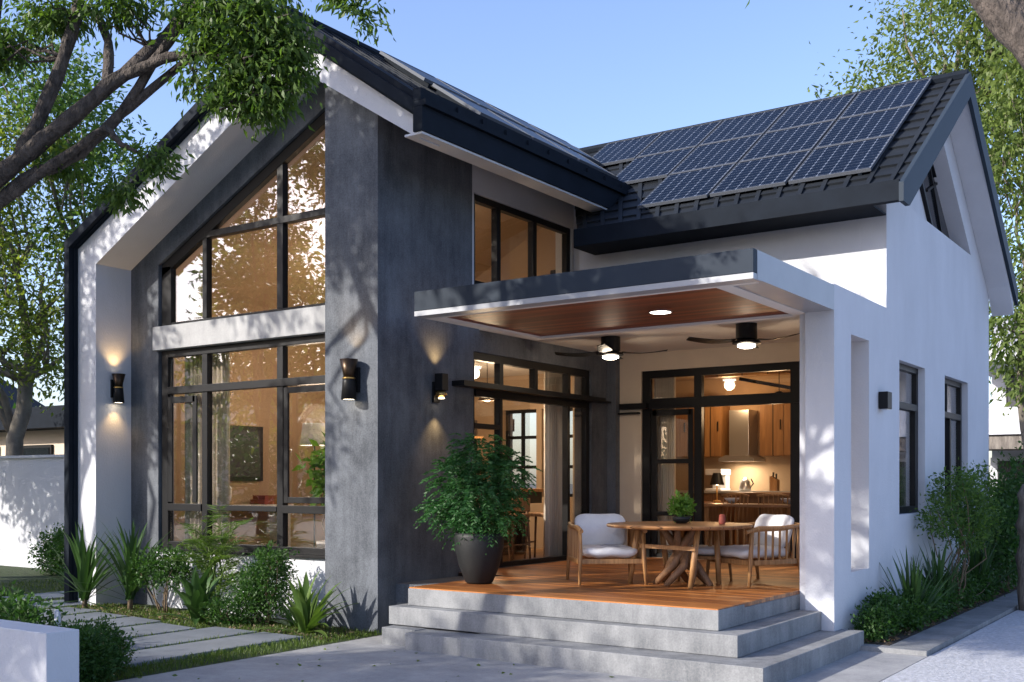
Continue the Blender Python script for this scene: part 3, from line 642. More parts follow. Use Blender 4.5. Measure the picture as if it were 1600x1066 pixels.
MB().box(-3.296,-3.20,11.52,11.68,2.35,2.53).build('lamp_housing', 'black_metal', t, bevel=.005); MB().box(-3.28,-3.21,11.54,11.66,2.342,2.349).build('diffuser', 'steel', t)
# ================================================================== CEILING FANS AND DOWNLIGHT
def fan(label, loc, rot, blades):
    t = thing('ceiling_fan', label, 'ceiling fan', loc, 'black ceiling fans of the porch')
    def L(mb, n_, m, **k): o = mb.build(n_, m, None, **k); o.parent = t; return o
    L(MB().lathe([(.12,0),(.12,-.17),(.10,-.185)], seg=28), 'housing', 'black_metal', smooth=False)
    L(MB().lathe([(.12,-.19),(.155,-.20),(.16,-.225),(.13,-.235)], seg=28), 'hub', 'black_metal')
    L(MB().lathe([(.10,-.237),(.10,-.26),(.06,-.275),(.001,-.278)], seg=28), 'lamp_cover', 'lamp_white', smooth=True)
    for k in range(blades):
        a = rot+k*2*math.pi/blades; mb = MB(); n = 8; vs = []
        for i in range(n):
            r = .14+.56*i/(n-1); wd = .045+.03*math.sin(math.pi*i/(n-1))*(1.2) ; z = -.205-.02*math.sin(i*.5)
            for s_2, zz in ((-1,0),(1,.022)): 
                for th in (0,.008): vs.append((r*math.cos(a)-s_2*wd*math.sin(a), r*math.sin(a)+s_2*wd*math.cos(a), z+zz+th))
        fs_ = []
        for i in range(n-1):
            q = i*4; p = q+4; fs_ += [(q,p,p+2,q+2),(q+1,q+3,p+3,p+1),(q,q+1,p+1,p),(q+2,p+2,p+3,q+3)]
        fs_ += [(0,2,3,1),(4*n-4,4*n-3,4*n-1,4*n-2)]
        mb.add(vs, fs_); L(mb, 'blade', 'black_metal')
fan('black ceiling fan with lit lamp near the concrete wall of the porch', (-6.62,11.72,3.378), R(20), 4); light('POINT', (-6.62,11.72,3.05), 5, (1,.80,.58), .08)
fan('black ceiling fan with lit lamp nearest the white pillar', (-4.80,11.62,3.378), R(-15), 3); light('POINT', (-4.80,11.62,3.05), 5, (1,.80,.58), .08)
t = thing('recessed_light', 'round lit downlight set in the wooden porch lining', 'downlight', (-4.74,9.36,3.21))
MB().lathe([(.10,0),(.115,-.004),(.115,-.010),(.10,-.012),(.10,0)], (-4.74,9.36,3.221), 28, False).build('rim', 'steel', t)
MB().lathe([(.001,-.006),(.098,-.006),(.098,-.010),(.001,-.010)], (-4.74,9.36,3.220), 28).build('diffuser', 'lamp_white', t)
light('SPOT', (-4.74,9.36,3.19), 14, (1,.8,.55), .08, (0,0,0), 120, .8)
# ================================================================== INTERIOR LIGHT (lamps that are on)
def pendant(label, x, y, z, ztop, r=.14):
    t = thing('pendant_lamp', label, 'pendant lamp', (x,y,z), 'pendant lamps indoors')
    MB().tube([(x,y,z+.12),(x,y,ztop)], .006, 6).build('cord', 'black', t); MB().lathe([(.03,.14),(.06,.12),(r,-.02),(r-.01,-.02),(.05,.11)], (x,y,z), 24).build('shade', 'bronze', t, True)
    MB().lathe([(.001,-.03),(.05,-.01),(.05,.05),(.001,.08)], (x,y,z), 16).build('bulb', 'lamp_glow', t, True)
pendant('bronze pendant lamp high in the gable room', -10.1, 11.3, 4.0, 5.25); light('POINT', (-10.1,11.3,3.9), 42, (1,.74,.48), .15)
pendant('bronze pendant lamp above the bar counter', -9.0, 12.4, 2.75, 3.3); light('POINT', (-9.0,12.4,2.65), 60, (1,.76,.5), .15)
pendant('bronze pendant lamp above the kitchen island', -5.7, 15.0, 2.75, 3.3); light('POINT', (-5.75,15.0,2.62), 22, (1,.66,.36), .12)
light('POINT', (-10.6,10.6,2.45), 38, (1,.80,.60), .2, name='floor_lamp_light')
light('POINT', (-7.0,16.2,2.9), 12, (1,.62,.3), .1)
light('AREA', (-6.98,16.7,1.88), 6, (1,.8,.55), .3, (0,0,0))
# ================================================================== KITCHEN
t = thing('cooker_hood', 'steel chimney cooker hood on the kitchen wall', 'cooker hood', (-6.98,16.9,1.9))
MB().box(-7.16,-6.82,16.6,16.97,2.0,2.76).build('chimney', 'steel', t, bevel=.005)
MB().prism([(-7.28,1.92),(-6.68,1.92),(-6.68,1.97),(-6.82,2.02),(-7.16,2.02),(-7.28,1.97)], 16.45, 16.97).build('canopy', 'steel', t, bevel=.004)
def cabinet(name, label, x0, x1, y0, y1, z0, z1, n, m='cabinet', handles=True):
    t = thing(name, label, 'cabinet', ((x0+x1)/2, y1, z0), 'kitchen cabinets'); MB().box(x0,x1,y0+.02,y1,z0,z1).build('carcass', m, t); w_ = (x1-x0)/n
    for i in range(n):
        d = MB().box(x0+i*w_+.008,x0+(i+1)*w_-.008,y0,y0+.018,z0+.01,z1-.01).build('door', m, t, bevel=.003)
        if handles: MB().box(x0+(i+1)*w_-.06,x0+(i+1)*w_-.045,y0-.02,y0-.002,(z0+z1)/2-.08,(z0+z1)/2+.08).build('handle', 'black_metal', d)
    return t
cabinet('wall_cabinet', 'wood wall cabinets left of the steel cooker hood', -8.5,-7.3,16.6,16.97,2.0,3.0,4)
cabinet('wall_cabinet', 'wood wall cabinets right of the steel cooker hood', -6.64,-4.6,16.6,16.97,2.0,3.0,5)
cabinet('base_cabinet', 'long base cabinet with pale worktop under the cooker hood', -8.5,-4.2,16.4,16.97,.53,1.40,9, 'dark_teak')
tag(MB().box(-8.52,-4.18,16.36,16.97,1.403,1.44).build('worktop', 'concrete_light', bevel=.004), 'pale worktop along the back wall of the kitchen', 'worktop')
t = thing('coffee_machine', 'white coffee machine on the kitchen worktop', 'appliance', (-7.4,16.7,1.44))
MB().box(-7.52,-7.28,16.75,16.92,1.442,1.78).box(-7.54,-7.26,16.5,16.92,1.70,1.80).box(-7.54,-7.26,16.5,16.9,1.442,1.48).build('body', 'cushion', t, bevel=.01); MB().box(-7.44,-7.36,16.56,16.72,1.62,1.698).build('spout', 'black', t)
t = thing('kettle', 'steel kettle standing on the worktop under the hood', 'kettle', (-6.9,16.65,1.44)); MB().lathe([(.09,0),(.10,.03),(.075,.16),(.03,.20),(.01,.22)], (-6.9,16.65,1.442), 20).build('body', 'steel', t, True); MB().tube([(-6.82,16.65,1.48),(-6.76,16.65,1.56),(-6.80,16.65,1.64)], .01, 6).build('handle', 'black', t)
t = thing('knife_block', 'pale wooden knife block on the kitchen worktop', 'knife block', (-6.4,16.6,1.44)); MB().prism([(-6.45,1.442),(-6.33,1.442),(-6.33,1.62),(-6.45,1.68)], 16.55, 16.68).build('block', 'teak', t); MB().box(-6.42,-6.40,16.6,16.63,1.66,1.74).box(-6.37,-6.35,16.6,16.63,1.64,1.72).build('knives', 'black', t)
t = thing('kitchen_island', 'wood kitchen island seen through the open porch doors', 'kitchen island', (-5.6,15.2,.53))
MB().box(-6.35,-4.3,15.0,15.5,.53,1.38).build('base', 'cabinet', t); MB().box(-6.42,-4.25,14.9,15.56,1.383,1.43).build('top', 'table_wood', t, bevel=.005)
t = thing('table_lamp', 'small table lamp with black shade left of the kitchen island', 'table lamp', (-6.9,15.3,1.3)); MB().lathe([(.06,0),(.06,.02),(.012,.03),(.012,.28)], (-6.75,15.2,1.282), 16).build('stand', 'gold', t); MB().lathe([(.11,.26),(.06,.44),(.055,.44),(.105,.26)], (-6.75,15.2,1.282), 20, False).build('shade', 'black', t); MB().lathe([(.001,.25),(.04,.27),(.04,.34),(.001,.36)], (-6.75,15.2,1.282), 14).build('bulb', 'lamp_glow', t, True)
light('POINT', (-6.75,15.2,1.52), 6, (1,.55,.25), .05)
t = thing('side_cabinet', 'dark low cabinet under the table lamp', 'cabinet', (-6.8,15.2,.53)); MB().box(-7.2,-6.55,15.0,15.4,.53,1.28).build('carcass', 'dark_teak', t); MB().box(-7.19,-6.885,14.98,14.998,.56,1.26).build('door', 'dark_teak', t); MB().box(-6.875,-6.56,14.98,14.998,.56,1.26).build('door', 'dark_teak', t)
t = thing('fridge', 'dark tall fridge behind the right hand porch door', 'fridge', (-4.5,16.5,.53)); MB().box(-4.9,-4.2,15.9,16.3,.53,2.5).build('body', 'black_metal', t, bevel=.01); MB().box(-4.86,-4.84,15.86,15.898,1.2,2.0).build('handle', 'steel', t)
t = thing('dining_table', 'long wooden dining table just inside the open porch doors', 'table', (-5.7,14.3,.53))
MB().box(-6.5,-4.9,13.98,14.62,1.24,1.28).build('tabletop', 'table_wood', t, bevel=.005)
for x in (-6.42,-5.04):
    for y in (14.04,14.5): MB().box(x,x+.06,y,y+.06,.53,1.24).build('leg', 'teak', t)
for x, y, lb_ in ((-6.1,14.25,'white bowl on the dining table indoors'),(-5.3,14.3,'small white bowl nearer the pillar on the dining table indoors')):
    tag(MB().lathe([(.03,0),(.10,.06),(.11,.08),(.10,.08),(.03,.012)], (x,y,1.283), 20).build('bowl', 'cushion', None, True), lb_, 'bowl')
# dining chairs indoors (spindle backs) and stools
def spindle_chair(sx=1):
    t = thing('dining_chair', None, 'chair')
    def L(mb, n_, m, **k): o = mb.build(n_, m, None, **k); o.parent = t; return o
    L(MB().box(-.22,.22,-.21,.21,.44,.475), 'seat', 'teak', bevel=.012)
    for x, y in ((-.2,-.19),(.2,-.19),(-.2,.19),(.2,.19)): L(MB().tube([(x*1.1,y*1.1,0),(x*.9,y*.9,.44)], [.014,.02], 8), 'leg', 'teak', smooth=True)
    b = MB().tube([(-.22,.20,.86),(-.1,.24,.88),(.1,.24,.88),(.22,.20,.86)], .02, 8)
    for k in range(7): x = -.19+k*.0635; b.tube([(x,.19,.475),(x*1.05,.21+.02*math.cos(x*6),.87)], .009, 6)
    L(b, 'backrest', 'teak', smooth=True); return t
c0 = spindle_chair(); first = True
for x, y, a, lb in ((-6.05,13.95,170,'spindle back dining chair just inside the open doors'),(-5.45,13.95,185,'spindle back dining chair beside the island, right of another'),(-7.35,14.35,60,'spindle back dining chair behind the left door leaf'),(-4.65,14.2,100,'spindle back dining chair behind the right door pane')):
    o = c0 if first else copy_tree(c0); first = False; o.location = (x,y,.53); o.rotation_euler = (0,0,R(a+180)); tag(o, lb, 'chair', 'spindle dining chairs indoors')
def stool():
    t = thing('bar_stool', None, 'stool')
    def L(mb, n_, m, **k): o = mb.build(n_, m, None, **k); o.parent = t; return o
    L(MB().box(-.17,.17,-.16,.16,.58,.63), 'seat', 'teak', bevel=.012)
    L(MB().box(-.17,.17,.14,.165,.66,.84), 'backrest', 'teak', bevel=.006)
    for x, y in ((-.15,-.14),(.15,-.14),(-.15,.14),(.15,.14)): L(MB().tube([(x*1.15,y*1.15,0),(x*.9,y*.9,.6 if y < 0 else .8)], [.014,.018], 8), 'leg', 'dark_teak', smooth=True)
    L(MB().beam((-.16,-.15,.22),(.16,-.15,.22),.02,.02).beam((-.16,.15,.22),(.16,.15,.22),.02,.02), 'footrest', 'dark_teak'); return t
c0 = stool(); first = True
for x, y, a, lb in ((-8.15,11.35,95,'wooden bar stool at the counter, nearest the potted tree'),(-8.25,11.95,80,'wooden bar stool in the middle of the counter'),(-8.2,12.55,100,'wooden bar stool at the counter end by the curtain')):
    o = c0 if first else copy_tree(c0); first = False; o.location = (x,y,.53); o.rotation_euler = (0,0,R(a+180)); tag(o, lb, 'stool', 'bar stools inside the sliding door')
t = thing('bar_counter', 'dark bar counter with wooden top behind the stools', 'counter', (-8.9,12,.53))
MB().box(-9.0,-8.6,10.9,13.2,1.28,1.44).box(-8.95,-8.85,10.95,11.05,.53,1.28).box(-8.95,-8.85,13.05,13.15,.53,1.28).box(-9.0,-8.95,11.05,13.05,.53,1.28).build('base', 'black', t); MB().box(-9.05,-8.5,10.85,13.25,1.443,1.49).build('top', 'teak', t, bevel=.006)
t = thing('shelf_screen', 'black framed glass screen with wooden shelf behind the counter', 'screen', (-9.6,12.6,.53))
q = MB()
for y in (11.7,12.3,12.9): q.box(-9.62,-9.58,y,y+.05,.53,2.5)
for z in (1.5,2.0,2.45): q.box(-9.62,-9.58,11.75,12.9,z,z+.05)
q.build('frame', 'black_metal', t); MB().box(-9.7,-9.5,11.65,13.0,2.22,2.26).build('shelf', 'teak', t)
# living room: armchair, bookcase, picture, floor lamp
t = thing('bookcase', 'tall bookcase against the far living room wall', 'bookcase', (-11.6,14.2,.53))
q = MB().box(-12.1,-12.06,14.1,14.4,.53,2.6).box(-10.74,-10.70,14.1,14.4,.53,2.6)
for z in (.55,1.05,1.55,2.05,2.56): q.box(-12.06,-10.74,14.1,14.4,z,z+.04)
q.build('carcass', 'dark_teak', t)
q = MB(); g2 = random.Random(4)
for z in (.59,1.09,1.59,2.09):
    x = -12.0
    while x < -10.9: w_ = g2.uniform(.03,.07); q.box(x,x+w_*.9,14.15,14.35,z,z+g2.uniform(.22,.34)); x += w_ + (g2.random() < .15)*.15
q.build('books', 'cushion', t)
t = thing('wall_picture', 'dark framed picture on the tan living room wall', 'picture', (-12.18,10.6,2.0)); MB().box(-12.198,-12.16,10.2,11.1,1.6,2.4).build('frame', 'black', t); MB().box(-12.16,-12.15,10.26,11.04,1.66,2.34).build('canvas', 'grey_soft', t)
t = thing('television', 'black wall television high on the gable room wall', 'television', (-8.6,14.3,4.6)); MB().box(-9.15,-8.45,14.28,14.41,4.0,4.9).build('screen', 'screen', t, bevel=.01); MB().box(-9.1,-8.5,14.275,14.279,4.02,4.05).build('bezel', 'steel', t)
t = thing('floor_lamp', 'floor lamp with white drum shade inside the front window', 'floor lamp', (-10.6,10.6,.53)); MB().lathe([(.14,0),(.14,.02),(.012,.03),(.012,1.6)], (-10.6,10.6,.532), 20).build('stand', 'black_metal', t); MB().lathe([(.20,1.55),(.16,1.85),(.155,1.85),(.195,1.55)], (-10.6,10.6,.532), 24, False).build('shade', 'cushion', t, True); 
t = thing('armchair', 'brown wood and cushion armchair inside the front window', 'armchair', (-9.1,10.3,.53)); MB().box(-9.4,-8.8,10.0,10.6,.85,1.0).build('seat', 'cushion', t, bevel=.03); MB().box(-9.4,-8.8,10.55,10.68,1.0,1.55).build('backrest', 'cabinet', t, bevel=.02)
for x in (-9.4,-8.82):
    for y in (10.0,10.62): MB().box(x,x+.04,y,y+.04,.53,1.2 if y < 10.5 else .9).build('leg', 'teak', t)
t = thing('console_table', 'white console table with frame inside the front window', 'table', (-11.95,10.6,.53)); MB().box(-12.17,-11.72,9.9,11.3,1.2,1.26).build('top', 'cushion', t)
for y in (9.92,11.22): MB().box(-12.15,-11.76,y,y+.05,.53,1.2).build('leg', 'white', t)
tag(MB().lathe([(.05,0),(.09,.08),(.10,.2),(.05,.32),(.04,.38),(.05,.40)], (-11.95,10.2,1.263), 20).build('vase', 'cushion', None, True), 'white vase on the console table inside the front window', 'vase')
tag(MB().box(-12.1,-11.8,10.8,11.1,1.263,1.33).box(-12.08,-11.82,10.83,11.08,1.333,1.39).build('books', 'book_red'), 'stack of books on the console table inside the front window', 'books')
t = thing('wall_mirror', 'white framed mirror behind the console table', 'mirror', (-10.8,14.3,1.6)); MB().box(-11.0,-10.95,13.2,13.26,.53,2.6).box(-10.25,-10.2,13.2,13.26,.53,2.6).box(-10.95,-10.25,13.2,13.26,2.5,2.6).build('frame', 'white', t); MB().box(-10.95,-10.25,13.24,13.25,.6,2.5).build('mirror_glass', 'steel', t)
t = thing('indoor_plant', 'leafy indoor plant in a white pot inside the front window', 'potted plant', (-9.75,10.0,.53)); MB().lathe([(.12,0),(.16,.3),(.15,.3),(.11,.04)], (-9.75,10.0,.532), 20).build('pot', 'cushion', t, True)
C, D, _ = clump_pts([(-9.75,10,1.65,.28,.28,.35),(-9.6,10,2.0,.2,.2,.2)], 90, 4, .05, 55, .3, .2); leafmesh('foliage', leaves(C, D, .15, .5, .3, seed=55), 'leaf_fresh', t); q = MB()
for k in range(8): limb(q, (-9.75,10,.8), (-9.75+random.gauss(0,.14),10+random.gauss(0,.14),1.4+random.uniform(0,.6)), .012, .004, .2, 6, k, 5)
q.build('stems', 'stem', t, True)
# curtains: pleated sheets
def curtain(label, a, b, z0, z1, m='curtain'):
    a, b = Vector((*a,0)), Vector((*b,0)); n = 60; d = (b-a); nrm = Vector((-d.y, d.x, 0)).normalized(); mb = MB(); vs = []
    for i in range(n+1):
        p = a + d*i/n; off = nrm*.035*math.sin(i*1.05+.3*math.sin(i*.37)); 
        for z in (z0, (z0*2+z1)/3, z1): vs.append((p.x+off.x*(1.25 if z == z0 else 1), p.y+off.y*(1.25 if z == z0 else 1), z))
    mb.add(vs, [(3*i+k, 3*i+3+k, 3*i+4+k, 3*i+1+k) for i in range(n) for k in (0,1)])
    o = mb.build('curtain', m, None, True); s = o.modifiers.new('thick', 'SOLIDIFY'); s.thickness = .006
    return tag(o, label, 'curtain', 'long pale curtains indoors')
curtain('pale curtain at the left end of the lower front window', (-11.48,9.14), (-10.62,9.14), .56, 3.28)
curtain('pale curtain at the left end of the gable window', (-11.5,9.16), (-11.0,9.16), 3.62, 4.35)
curtain('white curtain at the right end of the lower front window', (-8.95,9.16), (-8.5,9.16), .56, 3.28)
curtain('pale curtain at the far end of the sliding door', (-7.98,12.35), (-7.98,12.9), .56, 3.1)
curtain('striped pale curtain behind the left porch door leaf', (-7.05,13.72), (-6.72,13.72), .56, 3.1)
curtain('dark drawn curtain behind the first side window', (-3.62,12.4), (-3.62,13.4), 1.0, 3.0, 'grey_soft')
curtain('dark drawn curtain behind the second side window', (-3.62,14.5), (-3.62,15.3), .9, 3.0, 'grey_soft')

# ================================================================== PORCH FURNITURE
def lounge(label, loc, a):
    """low teak armchair, front towards -Y in its own frame"""
    t = thing('lounge_chair', label, 'armchair', loc, 'teak armchairs on the porch'); t.rotation_euler = (0,0,a)
    def L(mb, n_, m, **k): o = mb.build(n_, m, None, **k); o.parent = t; return o
    for x in (-.33,.33):
        L(MB().tube([(x*1.04,-.33,0),(x,-.30,.30),(x,-.28,.55)], [.015,.024,.02], 8), 'leg', 'teak', smooth=True)
        L(MB().tube([(x*1.04,.36,0),(x,.32,.30),(x*.98,.34,.58)], [.015,.024,.02], 8), 'leg', 'teak', smooth=True)
        ar = MB().tube([(x,-.36,.545),(x*1.03,-.2,.575),(x*1.03,.1,.575),(x*.97,.36,.60)], [.022,.028,.026,.02], 8)
        for k in range(6): y = -.20+k*.09; ar.beam((x,y,.24),(x*1.02,y,.57),.012,.022)
        L(ar, 'armrest', 'teak', smooth=False)
    L(MB().box(-.33,.33,-.30,-.26,.21,.26).box(-.33,.33,.28,.32,.21,.26).box(-.345,-.31,-.26,.28,.21,.26).box(.31,.345,-.26,.28,.21,.26).box(-.3,.3,-.02,.02,.215,.245), 'seat_frame', 'teak', bevel=.004)
    br = MB().tube([(-.31,.36,.60),(0,.40,.62),(.31,.36,.60)], .022, 8)
    for k in range(7): x = -.24+k*.08; br.beam((x,.31,.25),(x,.385,.61),.012,.018)
    L(br, 'backrest', 'teak')
    def pillow(cx, cy, cz, w_, d_, h_, rx, name, sd_):
        # squashed superellipsoid with dents
        g3 = random.Random(sd_); vs = []; fs_ = []; nu, nv = 28, 14
        for i in range(nv+1):
            ph_ = -math.pi/2+math.pi*i/nv
            for j in range(nu):
                th = 2*math.pi*j/nu; f = lambda v, e: math.copysign(abs(v)**e, v)
                x = f(math.cos(ph_),.45)*f(math.cos(th),.38); y = f(math.cos(ph_),.45)*f(math.sin(th),.38); z = f(math.sin(ph_),.8)
                z *= 1-.22*(x*x*y*y); k_ = 1+.02*math.sin(5*x+sd_)*math.cos(4*y)
                p = Vector((x*w_/2*k_, y*d_/2*k_, z*h_/2+.012*math.sin(7*x+sd_)*math.sin(6*y)))
                p = Matrix.Rotation(rx, 3, 'X') @ p; vs.append((p.x+cx, p.y+cy, p.z+cz))
        for i in range(nv):
            for j in range(nu): fs_.append((i*nu+j, i*nu+(j+1) % nu, (i+1)*nu+(j+1) % nu, (i+1)*nu+j))
        L(MB().add(vs, fs_), name, 'cushion', smooth=True)
    pillow(0,-.02,.325,.58,.60,.12,0,'seat_cushion',1); pillow(0,.26,.53,.56,.36,.11,R(72),'back_cushion',2)
    return t
lounge('teak armchair with white cushions left of the round table', (-5.62,9.85,.54), R(42))
lounge('teak armchair with white cushions at the right, in front of the pillar', (-4.32,10.62,.54), R(-28))
t = thing('footstool', 'low teak footstool with white cushion right of the table', 'footstool', (-4.82,10.55,.54))
for dx, dy in ((-.2,-.16),(.2,-.16),(-.2,.16),(.2,.16)): MB().tube([(-4.82+dx*1.1,10.55+dy*1.1,.54),(-4.82+dx,10.55+dy,.80)], [.014,.02], 8).build('leg', 'teak', t, True)
MB().box(-5.05,-4.59,10.36,10.74,.78,.815).build('seat_frame', 'teak', t, bevel=.004)
q = MB(); vs = []; fs_ = []
for i in range(9):
    ph_ = -math.pi/2+math.pi*i/8
    for j in range(24):
        th = 2*math.pi*j/24; f = lambda v, e: math.copysign(abs(v)**e, v)
        vs.append((-4.82+.25*f(math.cos(ph_),.5)*f(math.cos(th),.5), 10.55+.21*f(math.cos(ph_),.5)*f(math.sin(th),.5), .865+.05*math.sin(ph_)))
for i in range(8):
    for j in range(24): fs_.append((i*24+j, i*24+(j+1) % 24, (i+1)*24+(j+1) % 24, (i+1)*24+j))
q.add(vs, fs_).build('cushion', 'cushion', t, True)
# round table with twisted root base
TX, TY = -4.88, 10.05
t = thing('patio_table', 'round wooden table with crossed root legs on the deck', 'table', (TX,TY,.54))
q = MB(); n = 40; vs = []
prof = [(.60,.0),(.69,.012),(.70,.03),(.69,.045)]
MB().lathe([(.62,.0),(.73,.012),(.74,.028),(.73,.042)], (TX,TY,1.115), 44).build('tabletop', 'table_wood', t)
for k, (a0, a1, r0, r1) in enumerate(((200,250,.50,.50),(40,60,.42,.48),(130,150,.45,.48),(310,300,.45,.40))):
    p = (TX+r0*math.cos(R(a0)), TY+r0*math.sin(R(a0)), .54); e = (TX+.42*math.cos(R(a0+12)), TY+.42*math.sin(R(a0+12)), 1.115)
    MB().tube([p, ((p[0]+e[0])/2, (p[1]+e[1])/2, .83), e], [.024,.032,.028], 8).build('leg', 'teak', t, True)
q = MB()
for k in range(7):
    a0 = k*51; sdd = random.Random(k); pts = [(TX+.05+.30*math.cos(R(a0)), TY+.26*math.sin(R(a0)), .54), (TX+.05+.14*math.cos(R(a0+40)), TY+.12*math.sin(R(a0+40)), .74), (TX+.02+.05*math.cos(R(a0+150)), TY+.05*math.sin(R(a0+150)), .92), (TX+.20*math.cos(R(a0+190)), TY+.2*math.sin(R(a0+190)), 1.116)]
    q.tube(pts, [.03,.045,.05,.03], 7)
q.build('root_base', 'dark_teak', t, True)
q = MB().beam((TX-.45,TY-.15,.93),(TX+.35,TY-.35,.93),.03,.04); q.build('stretcher', 'teak', t)
# plant on the table
t = thing('table_plant', 'small bright green plant in a low bowl on the round table', 'potted plant', (TX-.02,TY+.1,1.158))
MB().lathe([(.05,0),(.09,.03),(.10,.07),(.09,.07),(.08,.04)], (TX-.02,TY+.1,1.159), 20).build('bowl', 'pot', t, True)
C, D, _ = clump_pts([(TX-.02,TY+.1,1.33,.12,.12,.12)], 130, 4, .015, 5, -.3, .1)
leafmesh('foliage', leaves(C, D, .05, .5, .4, seed=5), 'leaf_fresh', t)
q = MB()
for k in range(14): a0 = random.uniform(0,6.3); r = random.uniform(.03,.10); q.tube([(TX-.02,TY+.1,1.2),(TX-.02+r*math.cos(a0)*.6,TY+.1+r*math.sin(a0)*.6,1.30),(TX-.02+r*math.cos(a0),TY+.1+r*math.sin(a0),1.34+random.uniform(0,.08))], .004, 4)
q.build('stems', 'leaf_fresh', t)
tag(MB().lathe([(.03,0),(.035,.02),(.03,.09),(.02,.10)], (TX+.42,TY+.12,1.158), 16).build('cup', 'book_red'), 'small red brown cup near the right edge of the table', 'cup')
# ================================================================== POTTED TREE
PX, PY = -6.62, 8.98
t = thing('potted_tree', 'feathery green tree in a large black pot on the deck corner', 'potted plant', (PX,PY,.54))
MB().lathe([(.125,0),(.145,.02),(.21,.18),(.25,.36),(.26,.48),(.255,.52),(.235,.52),(.235,.45)], (PX,PY,.542), 40).build('pot', 'pot', t, True)
MB().lathe([(.001,.44),(.23,.44),(.23,.455),(.001,.465)], (PX,PY,.542), 24).build('soil', 'soil', t)
q = MB(); bl = [(PX+.0,PY,1.86,.36,.36,.26),(PX-.26,PY-.05,1.62,.28,.3,.26),(PX+.28,PY+.05,1.66,.26,.3,.25),(PX,PY-.05,1.45,.45,.4,.24),(PX-.12,PY,1.22,.34,.3,.14),(PX+.22,PY,1.25,.25,.25,.14),(PX-.40,PY-.1,1.30,.16,.2,.10)]
for k in range(9):
    b = bl[k % 7]; g2 = random.Random(k+50); x0_, y0_ = PX+g2.uniform(-.06,.06), PY+g2.uniform(-.06,.06)
    limb(q, (x0_,y0_,.99), (b[0]+g2.uniform(-.1,.1), b[1]+g2.uniform(-.1,.1), b[2]), .014, .005, .25, 7, k, 6)
q.build('stems', 'stem', t, True)
# feathery fronds: rachis with paired leaflets, drooping
def fronds(centers, n_leaf, flen, lsize, seed, droop=.5, ratio=.34):
    g = np.random.default_rng(seed); C = []; D = []
    for i, (c, u) in enumerate(centers):
        u = np.array(u)/np.linalg.norm(u); L = flen*g.uniform(.7,1.2); side = np.cross(u, [0,0,1]); side /= (np.linalg.norm(side)+1e-6)
        for k in range(n_leaf):
            s = (k+1)/n_leaf; p = np.array(c)+u*L*s+np.array([0,0,-droop*L*s*s])
            dirn = u+np.array([0,0,-2*droop*s]); 
            for sg in (-1,1): C.append(p); D.append(dirn*.6+side*sg*.9+g.normal(size=3)*.12)
    return leaves(np.array(C), np.array(D), lsize, ratio, .25, seed=seed)
g = np.random.default_rng(21); cs_ = []
for b in bl:
    for k in range(int(150*(b[3]*b[4])/.13)+24):
        u = g.normal(size=3); u /= np.linalg.norm(u); c = np.array(b[:3])+u*np.array(b[3:])*g.uniform(.2,.85); u[2] = u[2]*.6+.1; cs_.append((c, u))
leafmesh('foliage', fronds(cs_, 7, .17, .050, 22), 'leaf_pot', t)
# ================================================================== GARDEN PLANTS
def blade_plant(name, label, base, n, L, W, spread, m='leaf_blade', seed=0, group=None, stemh=0, curl=.8, cat='plant', parent=None):
    """rosette of long curved tapering blades, each with a folded midrib"""
    g = random.Random(seed); t = thing(name, label, cat, base, group); q = MB()
    for k in range(n):
        az = g.uniform(0, 2*math.pi); el = R(90)-abs(g.gauss(0, spread)); ln = L*g.uniform(.65,1.1); w_ = W*g.uniform(.7,1.15); ns = 7
        p = Vector((base[0]+g.uniform(-.04,.04), base[1]+g.uniform(-.04,.04), base[2]+stemh*g.uniform(.6,1))); rows = []
        for i in range(ns+1):
            s = i/ns; wd = w_*(.55+.9*s if s < .45 else 1.0*(1-((s-.45)/.55)**1.7))*.5+.0008
            e2 = el - curl*s*s*1.3; d = Vector((math.cos(az)*math.cos(e2), math.sin(az)*math.cos(e2), math.sin(e2)))
            sd_ = Vector((-math.sin(az), math.cos(az), 0)); nn = sd_.cross(d)
            rows.append((p-sd_*wd+nn*-.25*wd, p.copy(), p+sd_*wd+nn*-.25*wd)); p = p+d*(ln/ns)
        o = len(q.v); q.v += [tuple(v) for r_ in rows for v in r_]
        for i in range(ns):
            a = o+i*3; q.f += [(a,a+1,a+4,a+3),(a+1,a+2,a+5,a+4)]
    q.build('foliage', m, t, True)
    if stemh: MB().tube([base, (base[0],base[1],base[2]+stemh)], [.035,.025], 8).build('stem', 'stem', t, True)
    return t
def bush(name, label, base, blobs, nclump, per, lsize, m, seed, group=None, stems=6, spread=.04, cat='shrub', hang=0, shell=.35, ratio=.45):
    t = thing(name, label, cat, base, group); q = MB(); g = random.Random(seed)
    for k in range(stems):
        b = blobs[k % len(blobs)]; limb(q, (base[0]+g.uniform(-.04,.04),base[1]+g.uniform(-.04,.04),base[2]-.02), (b[0]+g.gauss(0,b[3]*.35),b[1]+g.gauss(0,b[4]*.35),b[2]+b[5]*g.uniform(-.2,.6)), .012, .004, .25, 6, seed*7+k, 5)
    q.build('stems', 'stem', t, True)
    C, D, _ = clump_pts(blobs, nclump, per, spread, seed, hang, shell)
    leafmesh('foliage', leaves(C, D, lsize, ratio, .4, seed=seed), m, t); return t
GP = 'shrubs in the bed before the front window'
blade_plant('spiky_plant', 'tall spiky fan plant at the white corner of the portal', (-11.98,8.02,0), 46, .92, .055, .62, seed=1, group=GP, stemh=.18, curl=.5)
blade_plant('spiky_plant', 'second spiky fan plant, just right of the white portal corner', (-11.35,8.22,0), 48, .95, .055, .5, seed=2, group=GP, stemh=.22, curl=.5)
